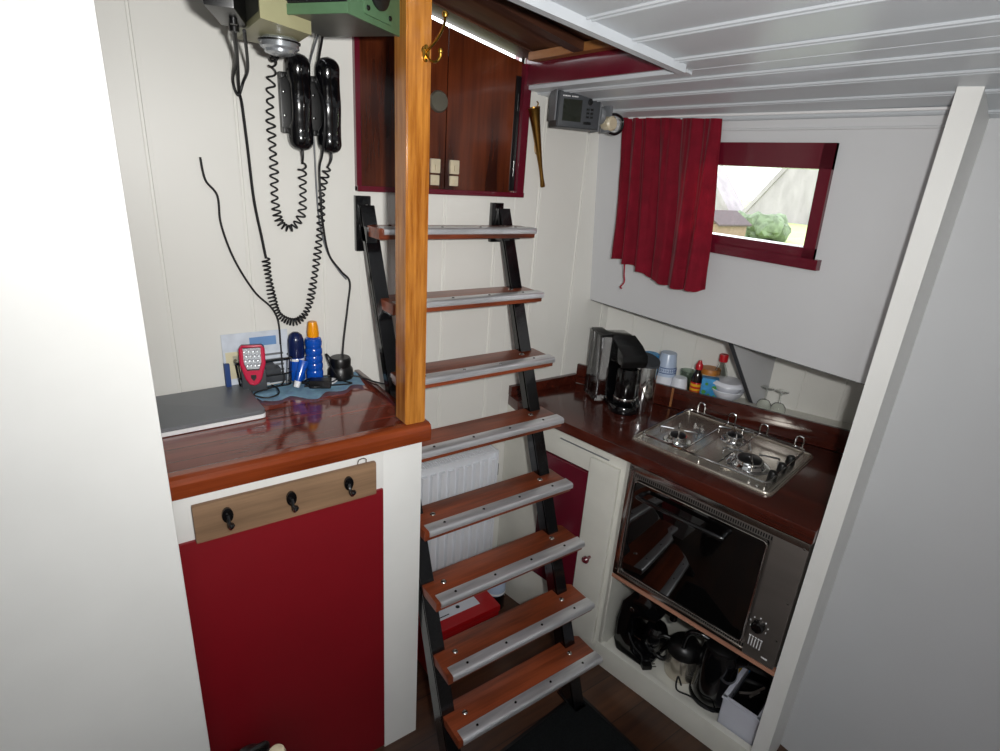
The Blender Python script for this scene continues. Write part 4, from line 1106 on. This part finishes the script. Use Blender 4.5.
def wine(p, q, lab):
    t = thing('wine_glass', lab, 'glass', fid(p, q, SZ), 0, 'upturned wine glasses on the shelf')
    t.scale = (.85, .85, .72)
    # standing upside down: rim at the bottom
    bm = BM(); lathe(bm, [(.027, 0), (.030, .025), (.028, .042), (.018, .058), (.004, .064), (.0035, .067), (0, .067)] + [], (0, 0, 0), 28)
    part('bowl', bm, 'glass', t, False)
    bm = BM(); lathe(bm, [(0, .066), (.0035, .067), (.003, .10), (.004, .118), (.027, .1225), (.027, .124), (0, .124)], (0, 0, 0), 28); part('stem', bm, 'glass', t, False)
wine(.350, .060, 'first upturned wine glass right of the white bowls')
wine(.398, .058, 'upturned wine glass at the right end of the shelf')
wine(-.10, .125, 'upturned wine glass half hidden behind the coffee machine')

# ---- under the oven
SH = .080
k1 = thing('filter_coffee_maker', 'glossy black coffee maker on the left of the low cubbyhole', 'coffee maker', cab(.105, .125, SH), CRZ)
k1.scale = (1.05, 1.05, 1.1)
bm = BM()
prism(bm, [(-.07, 0), (.055, 0), (.06, .02), (.0, .025), (-.02, .04), (-.022, .16), (.0, .175), (.055, .19), (.065, .215), (.045, .25), (.0, .27), (-.04, .262), (-.075, .20), (-.088, .12), (-.085, .04)], -.085, .085, 'Y', .012)
part('body', bm, 'gloss', k1, False)
bm = BM(); lathe(bm, [(0, 0), (.03, 0), (.042, .02), (.045, .05), (.036, .085), (.03, .095), (0, .095)], (.030, -.005, .028), 28); part('jug', bm, 'gloss', k1, False)
bm = BM(); box(bm, .05, .085, -.03, .03, .20, .225, .008); lathe(bm, [(0, 0), (.012, 0), (.012, .018), (0, .02)], (.083, -.02, .19), 16); part('spout', bm, 'gloss', k1, False)
bm = BM(); lathe(bm, [(0, -.003), (.008, -.002), (.009, 0), (0, 0)], (-.035, -.086, .19), 16, 'Y'); box(bm, -.01, .016, -.088, -.084, .10, .106, .001); part('switch', bm, 'steel', k1, False)
bm = BM(); tube(bm, [(-.06, -.03, .14), (-.035, -.08, .10), (.0, -.095, .07), (.03, -.09, .05), (.035, -.085, .012)], .0028, 8, 8); part('cord', bm, 'cable', k1, False)
pg = thing('mains_plug', 'black mains plug lying on the sill of the cubbyhole', 'plug', cab(.162, .030, SH+.018), CRZ+.9)
bm = BM(); box(bm, -.018, .018, -.012, .012, 0, .018, .005); part('plug_body', bm, 'black', pg, False)
bm = BM(); tube(bm, [(.018, -.006, .009), (.034, -.006, .009)], .002, 8, 0); tube(bm, [(.018, .006, .009), (.034, .006, .009)], .002, 8, 0); parts('pin', bm, 'steel', pg, False)

k2 = thing('thermos_jug', 'brushed steel thermos jug with black lid and handle', 'jug', cab(.246, .120, SH), CRZ)
bm = BM(); lathe(bm, [(0, 0), (.048, 0), (.053, .004), (.056, .05), (.056, .100), (0, .1)], (0, 0, 0), 40); part('jug_body', bm, 'hobsteel', k2, False)
bm = BM(); lathe(bm, [(0, .0995), (.0575, .0995), (.058, .110), (.055, .128), (.044, .144), (.026, .152), (0, .154)], (0, 0, 0), 40); part('lid', bm, 'black', k2, False)
bm = BM(); prism(bm, [(.0, .13), (.0, .15), (.06, .15), (.075, .142), (.06, .13)], -.012, .012, 'Y', .004, mat=Matrix.Rotation(0, 4, 'Z')); part('spout', bm, 'black', k2, False)
bm = BM(); tube(bm, [(-.050, -.01, .125), (-.075, -.02, .125), (-.098, -.03, .10), (-.10, -.03, .065), (-.085, -.025, .035), (-.06, -.02, .03), (-.05, -.015, .04)], .0085, 10, 8); part('handle', bm, 'black', k2, False)

k3 = thing('electric_kettle', 'tall glossy black electric kettle right of the thermos jug', 'kettle', cab(.366, .115, SH), CRZ)
k3.scale = (1.08, 1.08, 1.05)
bm = BM(); lathe(bm, [(0, .012), (.060, .012), (.064, .018), (.064, .05), (.060, .12), (.054, .185), (.050, .205), (0, .205)], (0, 0, 0), 40); part('kettle_body', bm, 'gloss', k3, False)
bm = BM(); lathe(bm, [(0, .204), (.050, .204), (.048, .214), (.034, .224), (0, .227)], (0, 0, 0), 40); lathe(bm, [(0, .226), (.009, .226), (.011, .238), (0, .24)], (0, 0, 0), 16); part('lid', bm, 'black', k3, False)
bm = BM(); prism(bm, [(.035, .196), (.080, .206), (.082, .200), (.052, .165)], -.016, .016, 'Y', .004); part('spout', bm, 'gloss', k3, False)
bm = BM(); tube(bm, [(-.040, -.01, .212), (-.075, -.018, .215), (-.100, -.024, .19), (-.104, -.026, .12), (-.092, -.022, .06), (-.062, -.012, .045)], .0095, 10, 8); part('handle', bm, 'gloss', k3, False)
bm = BM(); lathe(bm, [(0, 0), (.062, 0), (.066, .003), (.066, .012), (0, .012)], (0, 0, 0), 40); part('power_base', bm, 'black', k3, False)
bm = BM(); tube(bm, [(.04, -.05, .006), (.03, -.082, .03), (-.03, -.08, .03), (-.075, -.085, .025), (-.085, -.07, .06), (-.075, -.055, .02)], .0028, 8, 8); part('cord', bm, 'cable', k3, False)

k4 = thing('storage_crate', 'white plastic crate at the right end of the cubbyhole', 'crate', cab(.480, .155, SH), CRZ)
bm = BM()
X0, X1, Y0, Y1, HH = -.052, .062, -.125, .13, .115
box(bm, X0, X1, Y0, Y1, 0, .005); box(bm, X0, X1, Y0, Y0+.006, 0, HH, .002); box(bm, X0, X1, Y1-.006, Y1, 0, HH, .002)
box(bm, X0, X0+.006, Y0, Y1, 0, HH, .002); box(bm, X1-.006, X1, Y0, Y1, 0, HH, .002)
box(bm, X0-.004, X1+.003, Y0-.004, Y0+.010, HH-.004, HH+.003, .001); box(bm, X0-.004, X0+.010, Y0, Y1, HH-.004, HH+.003, .001); box(bm, X1-.010, X1+.003, Y0, Y1, HH-.004, HH+.003, .001); box(bm, X0, X1, Y1-.010, Y1+.003, HH-.004, HH+.003, .001)
part('crate_body', bm, 'boxwhite', k4, False)
k5 = thing('sandwich_maker', 'black appliance lying inside the white crate', 'appliance', cab(.485, .150, SH+.006), CRZ)
bm = BM(); box(bm, -.042, .045, -.105, .11, 0, .100, .012, 3); part('casing', bm, 'gloss', k5, False)
bm = BM(); tube(bm, [(-.03, -.06, .103), (.0, -.03, .104), (.02, .02, .104)], .004, 8, 6); tube(bm, [(.0, -.05, .103), (.015, -.01, .104)], .0035, 8, 6); part('handle', bm, 'satin', k5, False)
k6 = thing('food_packet', 'blue and yellow packet standing behind the kettle', 'packet', cab(.425, .26, SH), CRZ)
bm = BM(); box(bm, -.04, .03, -.02, .02, 0, .15, .003); pk_ = part('packet_body', bm, 'carton', k6, False)
bm = BM(); box(bm, -.034, .0, -.0215, -.0195, .03, .07); box(bm, -.01, .025, -.0215, -.0195, .08, .1); parts('yellow_print', bm, 'yellow', k6, False)
k7 = thing('remote_handset', 'black handset lying across the back of the white crate', 'appliance', cab(.468, .215, SH+.121), CRZ+.25)
bm = BM(); box(bm, -.05, .04, -.02, .02, 0, .024, .007); part('casing', bm, 'black', k7, False)
bm = BM(); box(bm, .0, .03, -.012, .012, .0235, .026, .001); part('grey_panel', bm, 'midgrey', k7, False)

# ================================================================== WALL ITEMS
hn = thing('brass_horn', 'slim brass horn hanging on the back wall by the door frame', 'horn', (1.25, 1.585, 1.68))
A = Vector((1.227, 1.578, 1.915)); B = Vector((1.300, 1.586, 1.674))
d = (A-B); L = d.length
rot = d.to_track_quat('Z', 'Y').to_matrix().to_4x4()
mt = Matrix.Translation(B) @ rot
bm = BM(); lathe(bm, [(.0, 0), (.0075, 0), (.0085, .004), (.0065, .03), (.0065, .06), (.0068, .07), (.010, .12), (.0135, .18), (.0165, .22), (.0200, L-.004), (.0215, L), (.019, L), (.015, .22), (0, .2)], (0, 0, 0), 28, mat=mt)
part('horn_body', bm, 'oldbrass', hn)
bm = BM(); tube(bm, [(1.247, 1.592, 1.913), (1.255, 1.592, 1.93), (1.247, 1.590, 1.935)], .002, 6, 4); tube(bm, [(1.250, 1.59, 1.925), (1.252, 1.592, 1.86), (1.256, 1.592, 1.79), (1.262, 1.585, 1.775)], .0011, 6, 6)
part('hanging_chain', bm, 'oldbrass', hn)

ns_ = thing('navigation_display', 'dark grey marine display hung under ceiling beside red curtain', 'display', (1.318, 1.48, 1.858), math.radians(-20))
ns_.scale = (.76, .9, .92)
bm = BM(); box(bm, -.094, .094, -.035, .045, .0, .112, .006, 3); part('housing', bm, 'darkgrey', ns_, False)
bm = BM(); box(bm, -.090, .088, -.042, -.034, .004, .108, .003); fp = part('front_bezel', bm, 'darkgrey', ns_, False)
bm = BM(); box(bm, -.074, .008, -.0435, -.0415, .020, .088, .001); part('screen', bm, 'screen', ns_, False)
bm = BM()
for r in range(3):
    for c_ in range(2): box(bm, .030+.018*c_, .042+.018*c_, -.0445, -.0415, .034+.012*r, .041+.012*r, .001)
lathe(bm, [(0, -.004), (.010, -.003), (.011, 0), (0, 0)], (.044, -.0415, .085), 16, 'Y'); box(bm, .020, .055, -.0445, -.0415, .014, .023, .002)
part('keypad', bm, 'black', ns_, False)
bm = BM()
x = -.078
for wdt in (.004, .003, .005, .003, .004, .003, -.006, .004, .003, .005, .004, .003):
    if wdt < 0: x -= wdt; continue
    box(bm, x, x+wdt, -.0430, -.0415, .095, .0985); x += wdt+.0018
part('name_print', bm, 'white', ns_, False)
bm = BM(); box(bm, -.088, .07, -.025, .03, .118, .132, .002); box(bm, .096, .102, -.03, .04, -.004, .135, .002); box(bm, -.102, -.096, -.03, .04, .02, .128, .002); box(bm, -.102, .102, -.03, .04, .128, .136, .002)
part('mounting_bracket', bm, 'midgrey', ns_, False)
bm = BM(); lathe(bm, [(0, 0), (.026, 0), (.028, .004), (.028, .018), (.025, .022), (0, .022)], (.102, -.012, .050), 28, 'X'); part('clamp_knob', bm, 'midgrey', ns_, False, 'pale grey round clamp knob')
lp = thing('handheld_lamp', 'small lamp with black loop handle beside the marine display', 'lamp', (1.418, 1.43, 1.872), 0)
lp.scale = (.85, .85, .85)
bm = BM(); lathe(bm, [(0, 0), (.020, 0), (.026, .006), (.027, .03), (.021, .048), (0, .048)], (0.0, -.03, .012), 28, 'Y'); part('lamp_head', bm, 'bone', lp, False)
bm = BM(); tube(bm, [(.005, -.01, .045), (.03, -.012, .046), (.058, -.014, .036), (.066, -.016, .016), (.056, -.018, -.008), (.03, -.014, -.022), (.0, -.01, -.018)], .0055, 10, 8); part('loop_handle', bm, 'gloss', lp, False)
bm = BM(); box(bm, -.012, .0, -.02, .02, -.02, .10, .003); part('clip', bm, 'midgrey', lp, False)

# ---- curtain
cu = thing('curtain', 'dark red curtain drawn aside left of the galley window', 'curtain', (1.53, 1.25, 1.42))
NU, NV = 150, 34
bm = BM(); rows = []
random.seed(3)
for j in range(NV+1):
    v = j/NV; row = []
    yl = 1.468-.035*v-.01*math.sin(v*3); yr = 1.085-.045*v
    for i in range(NU+1):
        u = i/NU
        uu = u+.012*math.sin(u*17+v*2)
        y = yl+(yr-yl)*u
        dep = (.008+.016*v**.7)
        ph = 2*PI*(5.6*u+.5*math.sin(3*u)+.25*math.sin(6*u+v*1.5))
        f = math.sin(ph)+.3*math.sin(2.3*ph+1.0+v)
        f2 = .35*math.sin(2*PI*19*u+2*v)*(1-v)
        x = 1.527+.006*v-dep*f*.72-.004*f2+.003*noise.noise(Vector((u*6, v*5, 2)))
        z = 1.912-.012*u + (1.415-1.912+.015*math.cos(u*5)+.016*(1-u) )*v + .004*math.sin(u*40)*v
        y += .006*v*math.cos(ph)
        row.append(bm.verts.new((x, y, z)))
    rows.append(row)
for j in range(NV):
    for i in range(NU): bm.faces.new((rows[j][i], rows[j][i+1], rows[j+1][i+1], rows[j+1][i]))
bmesh.ops.solidify(bm, geom=bm.faces[:], thickness=.0018)
part('cloth', bm, 'curtain', cu)
bm = BM(); tube(bm, [(1.528, .5, 1.906), (1.528, 1.58, 1.912)], .0035, 8, 0); part('curtain_rod', bm, 'white', cu)
bm = BM(); tube(bm, [(1.53, 1.375, 1.44), (1.528, 1.368, 1.40), (1.527, 1.362, 1.375), (1.524, 1.374, 1.355), (1.523, 1.366, 1.352)], .0028, 6, 5); part('tie_cord', bm, 'curtain', cu)

# ---- dark bag whose top just shows at the lower left
bg_ = thing('bag', 'black bag with round beige toggle at the foot of the red door', 'bag', (.100, .86, 0), .3)
bm = BM(); bmesh.ops.create_uvsphere(bm, u_segments=32, v_segments=20, radius=1)
for v in bm.verts:
    n_ = 1+.05*noise.noise(v.co*3); zz_ = v.co.z
    v.co = Vector((v.co.x*.11*n_*(1-.25*max(0, zz_)), v.co.y*.08*n_*(1-.25*max(0, zz_)), (zz_+1)*.327))
part('bag_body', bm, 'black', bg_, False)
bm = BM(); tube(bm, [(-.04, 0, .62), (-.03, -.01, .645), (.0, -.012, .655), (.03, -.01, .645), (.04, 0, .62)], .006, 8, 6); part('strap', bm, 'black', bg_, False)
bm = BM(); lathe(bm, [(0, -.016), (.014, -.010), (.017, 0), (.014, .010), (0, .016)], (.038, -.040, .635), 20); part('toggle', bm, 'bone', bg_, False)

# ---- mat
mtt = thing('floor_mat', 'dark rubber-backed mat on the plank floor before the ladder', 'mat', (.99, .70, 0), math.radians(5))
bm = BM(); box(bm, -.22, .20, -.40, .265, 0.0005, .008, .003); part('mat_pile', bm, 'mat', mtt, False)
bm = BM(); box(bm, -.232, .212, -.412, .277, 0.0003, .004, .001); part('rubber_edge', bm, 'black', mtt, False)

# ================================================================== OUTSIDE
bm = BM(); box(bm, 3.2, 60, -10, 50, .35, .40)
single('lawn', bm, 'lawn', 'bright lawn outside the galley window', 'lawn', (12, 8, .4))
bpy.data.objects['lawn']['kind'] = 'structure'; del bpy.data.objects['lawn']['label']; del bpy.data.objects['lawn']['category']
bpy.data.objects['lawn'].name = 'ground'
def house(name, label, ya, yb, x0, x1, ze, zr, ridge_along='X'):
    t = thing(name, label, 'house', ((x0+x1)/2, (ya+yb)/2, .4))
    bm = BM(); prism(bm, [(ya+.3, .4), (yb-.3, .4), (yb-.3, ze), ((ya+yb)/2, zr-.3), (ya+.3, ze)], x0, x1, 'X'); part('walls', bm, 'thatch', t)
    bm = BM(); yc = (ya+yb)/2
    prism(bm, [(ya, ze-.3), (yc, zr), (yb, ze-.3), (yb, ze-.6), (yc, zr-.35), (ya, ze-.6)], x0-.3, x1+.3, 'X')
    prism(bm, [(ya+.05, ze-.35), (yc, zr-.05), (yb-.05, ze-.35)], x0-.25, x0+.05, 'X')
    part('thatched_roof', bm, 'thatch', t)
    bm = BM(); box(bm, x0+1, x0+1.6, yc-.3, yc+.3, zr-.5, zr+.7); part('chimney', bm, 'brick', t)
# directions through the window: y = x * k
house('thatched_house', 'grey thatched house seen through left part of the window', 15.9, 23.5, 25, 25.8, .55, 4.6)
house('thatched_house', 'grey thatched house seen through right part of the window', 9.6, 15.9, 25, 25.8, .55, 4.4)
hg = BM()
random.seed(5)
for k in range(46):
    u = random.random(); y = 8.3+(9.55-8.3)*u; x = 15.0+random.uniform(-.4, .4)
    r = random.uniform(.22, .34)
    t = BM(); bmesh.ops.create_icosphere(t, subdivisions=2, radius=r)
    for v in t.verts: v.co *= 1+.3*noise.noise(v.co*7+Vector((k, 0, 0)))
    absorb(hg, t, Matrix.Translation((x, y, random.uniform(.5, .82))))
single('hedge', hg, 'leaf', 'low green hedge behind the lawn outside the window', 'hedge', (15, 8.9, .4))
sd = thing('garden_shed', 'small brown shed at left of the lawn outside the window', 'shed', (13, 8.8, .4))
bm = BM(); box(bm, 12.4, 13.6, 8.35, 9.2, .4, .86); part('boards', bm, 'shed', sd)
bm = BM(); prism(bm, [(8.28, .84), (8.78, 1.14), (9.28, .84), (9.28, .80), (8.78, 1.10), (8.28, .80)], 12.3, 13.7, 'X'); part('roof', bm, 'tile', sd)
bm = BM(); prism(bm, [(8.35, .84), (8.78, 1.10), (9.2, .84)], 12.4, 13.6, 'X'); part('gable', bm, 'shed', sd)
